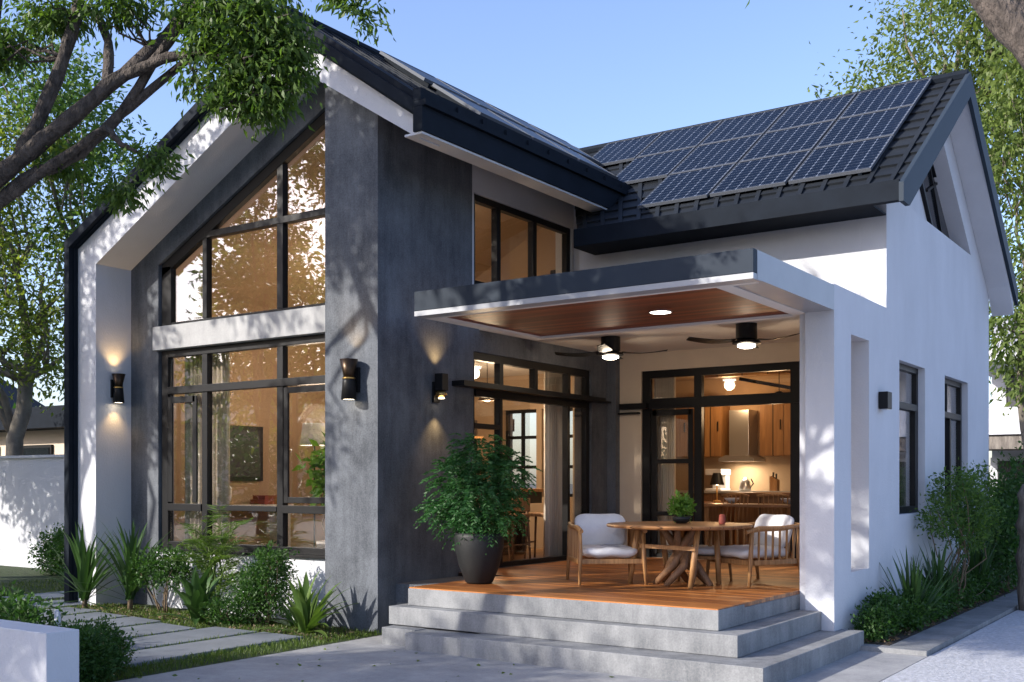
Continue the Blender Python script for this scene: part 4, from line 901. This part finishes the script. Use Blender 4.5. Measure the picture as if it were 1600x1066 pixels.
bush('round_shrub', 'loose small leaved shrub under the left end of the window sill', (-10.85,8.35,0), [(-10.85,8.35,.62,.40,.3,.16),(-11.1,8.3,.48,.25,.25,.14),(-10.6,8.3,.50,.25,.25,.14)], 620, 5, .045, 'leaf_bush', 3, GP)
# areca palm like clump in front of the window: long arching feathery fronds
t = thing('bamboo_palm', 'tall light green feathery palm in front of the window centre', 'palm', (-10.05,8.45,0), GP); q = MB(); g = random.Random(8); cs2 = []
for k in range(11):
    top = Vector((-10.05+g.gauss(0,.13), 8.42+g.uniform(-.12,.08), g.uniform(.55,1.1))); pts = limb(q, (-10.05+g.uniform(-.07,.07),8.45+g.uniform(-.04,.04),0), top, .013, .008, .12, 8, k, 6)
    for j in range(4):
        az = g.uniform(0, 6.28); u = Vector((math.cos(az)*1.0, math.sin(az)*.5, g.uniform(.7,1.7))).normalized(); L_ = .62; cs2.append((tuple(top-Vector((0,0,.12*j))), tuple(u)))
        q.tube([top-Vector((0,0,.12*j)) + u*L_*s_ + Vector((0,0,-.42*L_*s_*s_)) for s_ in (0,.25,.5,.75,1)], [.006,.005,.004,.003,.002], 5)
q.build('stems', 'leaf_palm', t, True); leafmesh('foliage', fronds(cs2, 18, .62, .13, 9, .42, .10), 'leaf_palm', t)
blade_plant('broad_leaf_plant', 'broad leaved green plant below the window, right of the palm', (-9.78,7.97,0), 34, .68, .11, .62, seed=4, group=GP, curl=.7)
bush('fine_shrub', 'dense fine leaved shrub below the right end of the window', (-8.98,8.25,0), [(-8.98,8.25,.42,.33,.28,.38),(-8.85,8.2,.70,.22,.2,.16),(-9.2,8.25,.35,.25,.25,.28)], 1500, 5, .038, 'leaf_bush', 6, GP, 8, .03)
blade_plant('broad_leaf_plant', 'glossy broad leaved plant at the foot of the concrete pier', (-8.18,8.05,0), 40, .66, .085, .75, seed=5, group=GP, curl=.6, m='leaf_palm')
blade_plant('broad_leaf_plant', 'small broad leaved plant at the edge of the lawn, behind another', (-8.55,8.3,0), 26, .45, .07, .7, seed=15, group=GP, curl=.6)
bush('ground_shrub', 'low dark ground shrub between the palm and the fine leaved shrub', (-9.35,7.98,0), [(-9.35,7.98,.16,.32,.2,.16)], 420, 5, .035, 'leaf_bush', 16, GP, 4, .03)
# foreground clipped shrub and low wall
tag(MB().box(-11.5,-6.48,4.06,4.30,-.01,.60).build('garden_wall', 'white', bevel=.006), 'low white garden wall ending in the bottom left foreground', 'wall')
bush('clipped_shrub', 'dense dark clipped shrub behind the end of the low white wall', (-7.6,5.0,0), [(-7.58,4.95,.17,.22,.32,.27),(-7.85,5.3,.17,.26,.3,.24)], 4200, 4, .032, 'leaf_bush', 17, None, 6, .03, hang=-.2, shell=.6)
blade_plant('spiky_plant', 'spiky leaves rising behind the low white wall at the left edge', (-9.75,5.15,0), 26, .85, .05, .6, seed=7, group='plants along the left edge', curl=.5, m='leaf_palm')
bush('leafy_shrub', 'loose leafy shrub behind the low white wall at the left edge', (-9.5,5.6,0), [(-9.3,5.6,.25,.35,.3,.22),(-9.9,5.7,.3,.4,.3,.25)], 700, 4, .06, 'leaf_bush', 19, 'plants along the left edge')
t = thing('garden_light', 'small white bollard light in the lawn behind the low wall', 'garden light', (-9.0,5.75,0)); MB().lathe([(.03,0),(.03,.42),(.001,.43)], (-9.0,5.75,0), 16).build('post', 'white', t, True); MB().lathe([(.07,0),(.07,.03),(.03,.05)], (-9.0,5.75,0), 16).build('base', 'white', t)
# right hand bed
GR = 'plants in the bed along the white side wall'
bush('ground_cover_shrub', 'low dark ground cover shrub at the corner beside the steps', (-3.12,10.75,.05), [(-3.1,10.65,.20,.16,.30,.17),(-3.12,11.1,.25,.18,.35,.2),(-3.05,11.6,.22,.2,.4,.18)], 1500, 5, .042, 'leaf_bush', 30, GR, 6, .03)
bush('ground_cover_shrub', 'low dark ground cover shrub further along the side wall', (-3.1,12.9,.05), [(-3.05,12.3,.24,.2,.4,.2),(-3.05,13.1,.25,.2,.5,.2),(-3.05,14.0,.25,.2,.5,.22),(-3.05,15.0,.25,.2,.6,.25)], 2000, 5, .045, 'leaf_bush', 31, GR, 8, .03)
blade_plant('strap_leaf_plant', 'upright strap leaved plant under the first side window', (-3.02,11.75,.05), 46, .80, .045, .33, seed=32, group=GR, curl=.25, m='leaf_blade')
blade_plant('strap_leaf_plant', 'upright strap leaved plant between the two side windows', (-3.02,12.9,.05), 50, .85, .045, .38, seed=33, group=GR, curl=.3, m='leaf_blade')
blade_plant('strap_leaf_plant', 'upright strap leaved plant behind the light green shrub', (-3.0,14.9,.05), 44, .95, .05, .35, seed=34, group=GR, curl=.3)
bush('tall_shrub', 'round light green shrub on bare stems against the side wall', (-2.98,13.5,.05), [(-2.95,13.4,1.50,.26,.35,.22),(-2.95,13.9,1.25,.30,.4,.3),(-3.0,13.0,1.18,.22,.35,.2),(-2.9,14.3,1.55,.25,.35,.22),(-2.85,13.6,1.0,.25,.4,.25),(-2.9,14.4,1.1,.25,.4,.3)], 950, 6, .05, 'leaf_mid', 35, GR, 12, .05)
bush('tall_shrub', 'dense dark shrub at the far corner of the side wall', (-2.95,16.4,.05), [(-2.95,16.2,.7,.3,.6,.6),(-2.9,17.2,1.0,.35,.6,.9)], 1500, 5, .07, 'leaf_bush', 36, GR, 6, .06)
# stone post at the right edge
q = MB(); n = 12; prof = [(.13+.02*math.sin(i*1.7)+.01*math.sin(i*4.1), i*.13) for i in range(n)]
for x in [0]: q.lathe(prof+[(.08,n*.13),(.001,n*.13+.02)], (-2.34,14.6,0), 18)
g = random.Random(3); q.v = [(x+g.uniform(-.018,.018), y+g.uniform(-.018,.018), z) for x, y, z in q.v]
tag(q.build('stone_post', 'stone_post', None, True), 'rough weathered post at the right edge beside the kerb', 'post')

# ================================================================== SURROUNDINGS, LEFT
tag(MB().box(-30,-13.2,11.4,11.62,-.01,2.03).box(-30,-13.18,11.37,11.65,2.032,2.08).build('boundary_wall', 'white'), 'white garden boundary wall behind the left lawn', 'wall')
t = thing('neighbour_house', 'dark flat roofed house behind the white boundary wall', 'house', (-24,19,0))
MB().box(-32,-18,17,24,0,3.0).build('wall', 'cream', t); MB().box(-33,-17.2,16.3,25,3.003,3.35).box(-32.5,-17.8,16.6,24.5,3.353,3.6).build('roof', 'dark_metal', t)
for x in (-31,-28.4,-25.8,-23.2,-20.6): f = MB().box(x,x+1.6,16.93,16.995,1.0,2.6).build('window', 'black_metal', t); MB().box(x+.08,x+1.52,16.91,16.928,1.08,2.52).build('pane', 'screen', f)
LB = 'bushes along the white boundary wall'
bush('garden_shrub', 'light airy shrub before the white boundary wall', (-14.6,10.6,0), [(-14.6,10.6,1.25,.5,.4,.45),(-14.3,10.5,.75,.5,.4,.4),(-14.95,10.6,.85,.4,.35,.35),(-14.5,10.6,1.65,.3,.3,.25)], 1500, 5, .07, 'leaf_fresh', 40, LB, 10, .06)
bush('hedge_shrub', 'low dark hedge shrub at the far left before the boundary wall', (-16.3,10.8,0), [(-16.6,10.9,.35,.9,.35,.42),(-15.6,10.9,.3,.7,.35,.35)], 3000, 4, .06, 'leaf_bush', 41, LB, 6, .05, shell=.6)
bush('hedge_shrub', 'low dark hedge shrub under the light airy shrub', (-14.4,10.3,0), [(-14.7,10.2,.26,.7,.35,.30),(-13.8,10.1,.26,.5,.35,.32)], 2600, 4, .06, 'leaf_bush', 42, LB, 6, .05, shell=.6)
blade_plant('spiky_plant', 'small spiky plant beside the path at the far left', (-12.9,8.5,0), 30, .5, .04, .7, seed=44, group=LB)
# ================================================================== SURROUNDINGS, RIGHT
t = thing('neighbour_building', 'white modern building with balcony behind the right end of the house', 'building', (-3,34,0))
MB().box(-6.5,6,34,42,0,2.3).box(-6.5,6,34.2,42,2.3,6.4).build('wall', 'white', t)
MB().box(-7,7,32.2,34.0,2.9,3.35).box(-7,7,32.2,32.35,3.352,3.65).build('balcony', 'white', t); MB().box(-7,7,32.1,42,4.9,5.3).build('roof', 'white', t)
MB().box(-7,7,32.3,34.0,2.5,2.88).build('beam', 'stone_post', t)
for x in (-6.1,-4.9,-3.7,-2.5,-1.3): f = MB().box(x,x+1.1,34.12,34.195,3.4,4.7).build('window', 'black_metal', t); MB().box(x+.05,x+1.05,34.1,34.118,3.45,4.65).build('pane', 'grey_soft', f)
MB().box(-6.3,5.5,33.93,33.995,.1,2.2).build('garage_door', 'black', t)
bush('hedge_shrub', 'dark green hedge in front of the far white building', (-3.4,24,0), [(-4.2,24,.7,1.2,.8,.8),(-2.6,26,.7,1.1,.8,.8)], 2600, 5, .12, 'leaf_bush', 60, None, 6, .1)

# ================================================================== TREES
TB = 'trees standing behind the house'
tree('leafy_tree', 'sunlit leafy tree beyond the boundary wall at the far left', (-24.6,14.4,0), 9, [(-24.9,14.0,5.2,1.5,1.5,1.3),(-23.9,14.9,6.6,1.3,1.4,1.3),(-25.6,13.6,7.6,1.6,1.5,1.2),(-23.6,15.2,4.6,.9,1.0,.9),(-24.6,14.4,9.2,1.9,1.8,1.1),(-26.2,13.2,9.6,1.6,1.5,1.2),(-26.0,13.4,5.0,1.2,1.2,.9)], 3000, 6, .15, 'leaf_far', 'bark_pale', .24, 70, TB, .22, trunk_top=(-24.3,14.7,4.0))
tree('leafy_tree', 'tall dense green tree rising left of the dark roof edge', (-22.9,15.6,0), 11, [(-22.9,15.6,7.4,1.0,1.1,.8),(-22.5,15.9,8.8,1.1,1.1,.8),(-23.4,15.2,10.1,1.3,1.3,1.0),(-22.3,16.1,6.3,.9,1.0,.7),(-24.2,14.8,11.3,1.6,1.5,.9),(-22.0,16.3,7.6,.7,.8,.5)], 1700, 6, .15, 'leaf_mid', 'bark_pale', .18, 71, TB, .20)
tree('leafy_tree', 'low pale green tree above the neighbour roof', (-18.6,14.6,0), 5, [(-18.9,14.6,2.7,.8,.7,.9),(-18.1,14.6,3.4,.6,.6,.6),(-19.2,14.6,4.0,.6,.6,.5)], 900, 6, .12, 'leaf_far', 'bark_pale', .09, 72, TB, .12)
tree('olive_tree', 'broad olive green tree behind the solar roof', (-6.2,28.5,0), 14, [(-7.6,28,11.0,1.7,1.7,1.2),(-6.0,28,12.6,2.1,2,1.5),(-8.8,28.2,10.0,1.3,1.3,.9),(-4.4,28,11.6,1.8,1.8,1.5),(-5.2,28,14.2,2.1,2,1.4),(-2.9,28,13.4,1.8,1.8,1.6),(-9.8,28.4,9.0,.8,.8,.5),(-6.4,28,10.0,2.0,1.6,1.2)], 4300, 6, .15, 'leaf_olive', 'bark_pale', .32, 73, TB, .24, hang=.7, trunk_top=(-6.2,28.5,8.0))
tree('olive_tree', 'olive green tree with hanging foliage right of the gable end', (-4.0,24.2,0), 12, [(-4.3,24,8.4,.75,.8,1.2),(-3.9,24.2,6.3,.6,.8,1.1),(-3.6,24.2,10.0,1.0,1.0,.9),(-3.0,24.4,8.6,.9,.9,1.3),(-4.2,24,4.7,.6,.7,.8),(-3.3,24.2,5.2,.7,.7,1.0),(-2.6,24.4,10.6,1.0,1.0,1.0),(-3.8,24.2,3.7,.5,.6,.5)], 2700, 6, .14, 'leaf_olive', 'bark_pale', .09, 74, TB, .18, hang=1.0)
tree('side_tree', 'leafy tree standing on the lawn far left of the path', (-19.6,6.2,0), 6, [(-19.5,6.2,4.6,1.7,1.5,1.1),(-21.0,6.8,4.0,1.3,1.2,.9),(-18.2,5.6,5.2,1.2,1.1,.8),(-22.2,7.4,4.8,1.4,1.2,1.0)], 3200, 6, .15, 'leaf_bush', 'bark', .18, 77, None, .18)
tree('side_tree', 'leafy tree by the road left of the photographer', (-11.6,-2.4,0), 6, [(-10.6,-1.8,4.3,.9,.9,.6),(-11.8,-1.6,4.7,.9,.9,.6),(-12.6,-2.6,4.2,.9,.9,.6)], 1000, 6, .14, 'leaf_bush', 'bark', .16, 78, None, .18)  # added out of view so its crown breaks the sun on the garden wall
tree('side_tree', 'slim leafy tree on the lawn left of the large rough barked tree', (-15.6,3.6,0), 6, [(-15.2,3.9,5.2,.7,.7,.4),(-15.6,3.5,6.5,.8,.8,.5),(-14.9,4.2,7.2,.6,.6,.4),(-16.4,3.2,5.6,.7,.7,.4)], 620, 6, .13, 'leaf_bush', 'bark', .11, 79, None, .15)  # unseen, added only for the leaf shadows on the left portal leg
# trees across the street, mirrored in the front glass
TS = 'street trees opposite the house'
for i, (x, y, s) in enumerate(((-24,-5,1.0),(-31,2,1.15),(-17,-13,1.05),(-9,-16,.95))):
    bl_ = [(x+dx*s, y+dy*s, z*s, r*s, r*s, r*.75*s) for dx, dy, z, r in ((0,0,6.2,2.2),(-1.8,.6,4.8,1.6),(1.9,-.4,5.0,1.7),(.4,1.2,7.6,1.7),(-.9,-1.2,3.9,1.4))]
    tree('street_tree', ['street tree across the road, straight behind the camera to the left','largest street tree across the road at the far left','street tree across the road with a wide crown','street tree across the road nearest the driveway'][i], (x,y,0), 8*s, bl_, 1500, 6, .24, 'leaf_far', 'bark', .24, 80+i, TS, .3)
t = thing('opposite_house', 'long pale house with dark roof across the road, behind the photographer', 'house', (-45,-18,0)); t.rotation_euler = (0,0,0)
MB().box(-75,-52,-40,30,0,5).build('wall', 'cream', t); MB().prism([(-77,5.0),(-50,5.0),(-63.5,10.5)], -42, 32).build('roof', 'dark_metal', t)
for k in range(10): MB().box(-51.99,-51.9,-36+k*6.5,-33.5+k*6.5,1.2,3.6).build('window', 'black_metal', t)
tag(MB().box(-60,-10,-46,-45.5,0,3).build('roadside_wall', 'concrete_light'), 'long concrete wall across the road, behind the photographer', 'wall')
bush('street_hedge', 'tall clipped hedge along the far side of the road', (-36,-8,0), [(-38,-20+i*6,1.8,1.6,3.8,2.2) for i in range(8)]+[(-34+i*6,-30,1.8,3.8,1.6,2.4) for i in range(5)], 5200, 5, .34, 'leaf_bush', 97, None, 8, .3, shell=.6)
# --- the big foreground tree: trunk left of the frame, limbs reaching in over the lawn
TR = thing('large_tree', 'large tree with rough bark whose limbs reach in at the top left', 'tree', (-9.2,3.9,0))
q = MB()
q.tube([(-9.2,3.9,-.1),(-9.15,3.95,.6),(-9.0,4.0,1.4),(-8.75,4.05,2.2),(-8.55,4.1,2.9)], [.30,.20,.17,.14,.10], 14)
tips = []
def lb(pts, r0, r1, seg=10, wob=.02, seed=0):
    """smooth limb through the given points"""
    g = random.Random(seed); P_ = [Vector(p) for p in pts]; out = []
    for i in range(len(P_)-1):
        p0, p1, p2, p3 = P_[max(i-1,0)], P_[i], P_[i+1], P_[min(i+2,len(P_)-1)]
        for k in range(5):
            s = k/5; out.append(.5*((2*p1)+(p2-p0)*s+(2*p0-5*p1+4*p2-p3)*s*s+(3*p1-p0-3*p2+p3)*s**3)+Vector((g.uniform(-1,1),g.uniform(-1,1),g.uniform(-1,1)))*wob)
    out.append(P_[-1]); n = len(out)
    q.tube(out, [(r0+(r1-r0)*i/(n-1))*(1+.10*math.sin(i*2.3+seed)) for i in range(n)], seg, True, .05 if seg > 20 else 0); return out
A = (-8.55,4.1,2.9)
L1 = lb([A,(-7.73,4.39,3.77),(-7.32,4.66,4.18),(-6.93,4.95,4.60),(-6.70,5.35,5.15),(-6.4,5.7,6.2),(-6.1,6.0,7.2)], .068, .036, 26, .012, 1)
L2 = lb([(-8.5,4.1,2.8),(-7.65,4.5,3.75),(-7.30,4.75,3.98),(-7.0,5.0,4.35),(-6.7,5.1,4.75),(-6.35,5.3,5.25),(-6.0,5.6,6.1)], .050, .026, 26, .012, 2)
L3 = lb([tuple(L1[15]),(-6.55,5.08,4.68),(-6.25,5.22,4.66),(-6.02,5.32,4.55),(-5.98,5.3,4.30)], .045, .014, 8, .01, 3)
L3b = lb([tuple(L3[8]),(-6.2,5.4,4.78),(-5.9,5.5,4.75)], .035, .012, 7, .01, 4)
L4 = lb([(-8.95,4.0,1.9),(-8.4,4.25,3.2),(-8.05,4.5,4.2),(-8.0,4.6,5.2),(-7.9,4.7,6.6)], .055, .03, 26, .012, 5)
L5 = lb([tuple(L1[7]),(-7.35,4.75,4.75),(-7.3,4.9,5.5),(-7.2,5.1,6.4)], .06, .03, 8, .01, 6)
L6 = lb([tuple(L2[4]),(-7.03, 4.8, 4.13),(-6.9, 4.9, 4.08),(-6.74, 4.94, 3.99)], .04, .012, 7, .01, 7)
L7 = lb([tuple(L1[14]),(-7.2,5.0,5.0),(-7.6,5.0,5.35)], .045, .02, 7, .01, 8)
L8 = lb([A,(-9.4,4.3,4.2),(-10.3,4.6,5.6),(-10.8,5.0,7.0)], .11, .05, 9, .02, 9)
L9 = lb([A,(-9.2,3.2,4.4),(-9.8,2.4,5.9),(-10.2,1.9,7.2)], .11, .05, 9, .02, 10)
L10 = lb([tuple(L2[14]),(-6.3,5.4,4.95),(-6.0,5.6,5.2),(-5.6,5.8,5.3)], .035, .015, 7, .01, 11)
hangs = [(-5.97,5.35,4.8,0.37,0.33,0.19),(-5.8,5.47,4.59,0.24,0.22,0.24),(-6.06,5.29,4.5,0.28,0.25,0.22),(-5.74,5.51,4.78,0.16,0.14,0.17),(-6.26,5.16,4.78,0.23,0.21,0.10),(-6.22,5.18,4.99,0.41,0.37,0.12),(-5.93,5.38,5.01,0.28,0.25,0.18),(-5.72,5.53,4.46,0.12,0.12,0.12),(-5.95,5.37,4.32,0.23,0.21,0.11),(-6.16,5.22,4.32,0.14,0.12,0.10),(-6.33,5.1,4.53,0.09,0.12,0.14),(-5.84,5.45,4.36,0.18,0.17,0.12),(-5.69,5.55,4.62,0.11,0.12,0.14)]
small = [(-6.67,4.99,3.97,.13,.13,.07),(-6.57,5.06,3.92,.10,.10,.06),(-7.0,5.0,3.75,.22,.15,.08),(-6.62,5.02,3.85,.09,.09,.06),(-6.9,4.9,5.1,.34,.25,.13),(-7.5,4.8,4.0,.22,.2,.10),(-8.0,4.6,4.95,.35,.3,.16),(-7.5,4.75,5.1,.35,.3,.12),(-5.25,5.61,4.92,0.10,0.12,0.09),(-5.15,5.68,4.79,0.07,0.12,0.07),(-5.32,5.56,5.03,0.14,0.12,0.09),(-5.1,5.71,4.9,0.06,0.12,0.05)]
over = [(-10.9,4.6,7.4,1.1,1.0,.6),(-9.6,3.2,7.0,1.1,1.1,.6),(-12.5,5.2,6.9,.6,.6,.4),(-11.6,2.6,7.6,1.2,1.1,.6),(-9.0,5.0,7.0,.9,.9,.5),(-7.6,4.2,7.0,.9,.9,.45),(-10.6,2.0,5.6,.8,.8,.5),(-13.2,3.6,6.9,1.0,1.0,.5),(-6.4,4.6,6.6,.8,.8,.4),(-12.6,3.0,5.2,.8,.8,.5),(-8.4,2.4,5.2,.8,.8,.4),(-7.4,2.9,4.8,.6,.6,.35),(-9.75,4.7,7.7,.6,.6,.35)]
for i, b in enumerate(hangs+small[4:8]):
    a = min([p for L_ in (L1,L2,L3,L3b,L10,L5) for p in L_], key=lambda p: (p-Vector(b[:3])).length)
    for k in range(6):
        g = random.Random(i*9+k); limb(q, a, (b[0]+g.gauss(0,b[3]*.55), b[1]+g.gauss(0,b[4]*.55), b[2]+g.gauss(0,b[5]*.5)), .012, .003, .35, 7, i*9+k, 5)
for i, b in enumerate(over):
    a = min([p for L_ in (L1,L2,L4,L5,L8,L9) for p in L_], key=lambda p: (p-Vector(b[:3])).length)
    for k in range(3):
        g = random.Random(i*5+k); limb(q, a, (b[0]+g.gauss(0,b[3]*.5), b[1]+g.gauss(0,b[4]*.5), b[2]+g.gauss(0,b[5]*.5)), .035, .008, .25, 7, i*5+k, 5)
for x, y, z in ((-6.57, 5.06, 3.92),(-6.62, 5.02, 3.85),(-6.67, 4.99, 3.97)): limb(q, tuple(L6[-2]), (x,y,z), .008, .003, .2, 5, 3, 5)
limb(q, (-6.0,5.6,6.1), (-5.4,5.5,5.4), .012, .006, .2, 6, 5, 5); limb(q, (-5.4,5.5,5.4), (-5.18,5.65,4.82), .006, .003, .2, 5, 6, 5)
q.build('trunk', 'bark', TR, True)
C1, D1, _ = clump_pts(hangs, 1000, 7, .055, 90, 1.1, .0); C2, D2, _ = clump_pts(small, 760, 6, .04, 91, 1.0, .1); C3, D3, _ = clump_pts(over, 3600, 6, .11, 92, .7, .2)
V = np.concatenate([leaves(C1, D1, .068, .32, .4, seed=90), leaves(C2, D2, .065, .32, .4, seed=91), leaves(C3, D3, .12, .42, .4, seed=92)])
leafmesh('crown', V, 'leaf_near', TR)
# --- limb entering at the top right, trunk right of the frame
TR2 = thing('large_tree', 'dark rough limb of a second large tree crossing the top right corner', 'tree', (1.5,6.0,0))
q = MB(); lb([(1.5,6.0,-.1),(1.3,6.05,1.2),(.7,6.15,2.4),(-.2,6.3,3.2),(-.95,6.45,3.9),(-1.35,6.6,4.5),(-1.9,6.8,5.6)], .20, .07, 26, .012, 12)
limb(q, (-1.35,6.6,4.5), (-3.4,7.4,6.2), .05, .01, .1, 8, 4, 7); limb(q, (-1.9,6.8,5.6), (-2.2,7.0,7.0), .07, .03, .1, 6, 5, 7)
limb(q, (-3.0,7.2,5.9), (-2.95,7.15,5.35), .01, .004, .15, 5, 8, 5)
q.build('trunk', 'bark', TR2, True)
C, D, _ = clump_pts([(-2.3,7.0,7.2,1.0,.9,.5),(-.6,6.6,6.9,.9,.9,.5),(-3.2,7.3,6.2,.5,.4,.2),(-2.95,7.15,5.35,.10,.10,.14)], 1100, 6, .08, 95, .9, .15)
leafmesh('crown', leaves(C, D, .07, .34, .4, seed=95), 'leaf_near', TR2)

# ================================================================== SMALL LITTER, DOWNPIPE
g = np.random.default_rng(77); n = 90
C = np.stack([g.uniform(-7.4,-2.6,n), g.uniform(5.2,8.3,n), np.full(n,.012)], 1); m_ = (C[:,1] > 7.7) & (C[:,0] > -7.1); C = C[~m_]
D = g.normal(size=C.shape); D[:,2] = .05
tag(leafmesh('fallen_leaves', leaves(C, D, .045, .5, .4, seed=7), 'leaf_olive'), 'scattered small fallen leaves on the grey driveway', 'fallen leaves', kind='stuff')
n = 900; C = np.stack([g.uniform(-12.2,-7.65,n), g.uniform(7.8,8.48,n), np.full(n,.02)], 1); D = g.normal(size=C.shape); D[:,2] = .15
C2 = np.stack([g.uniform(-3.26,-2.9,n), g.uniform(10.4,18,n), np.full(n,.06)], 1); D2 = g.normal(size=C.shape); D2[:,2] = .15
tag(leafmesh('leaf_litter', leaves(np.concatenate([C,C2]), np.concatenate([D,D2]), .05, .5, .4, seed=8), 'stem'), 'dry brown leaf litter on the soil of the planting beds', 'leaf litter', kind='stuff')
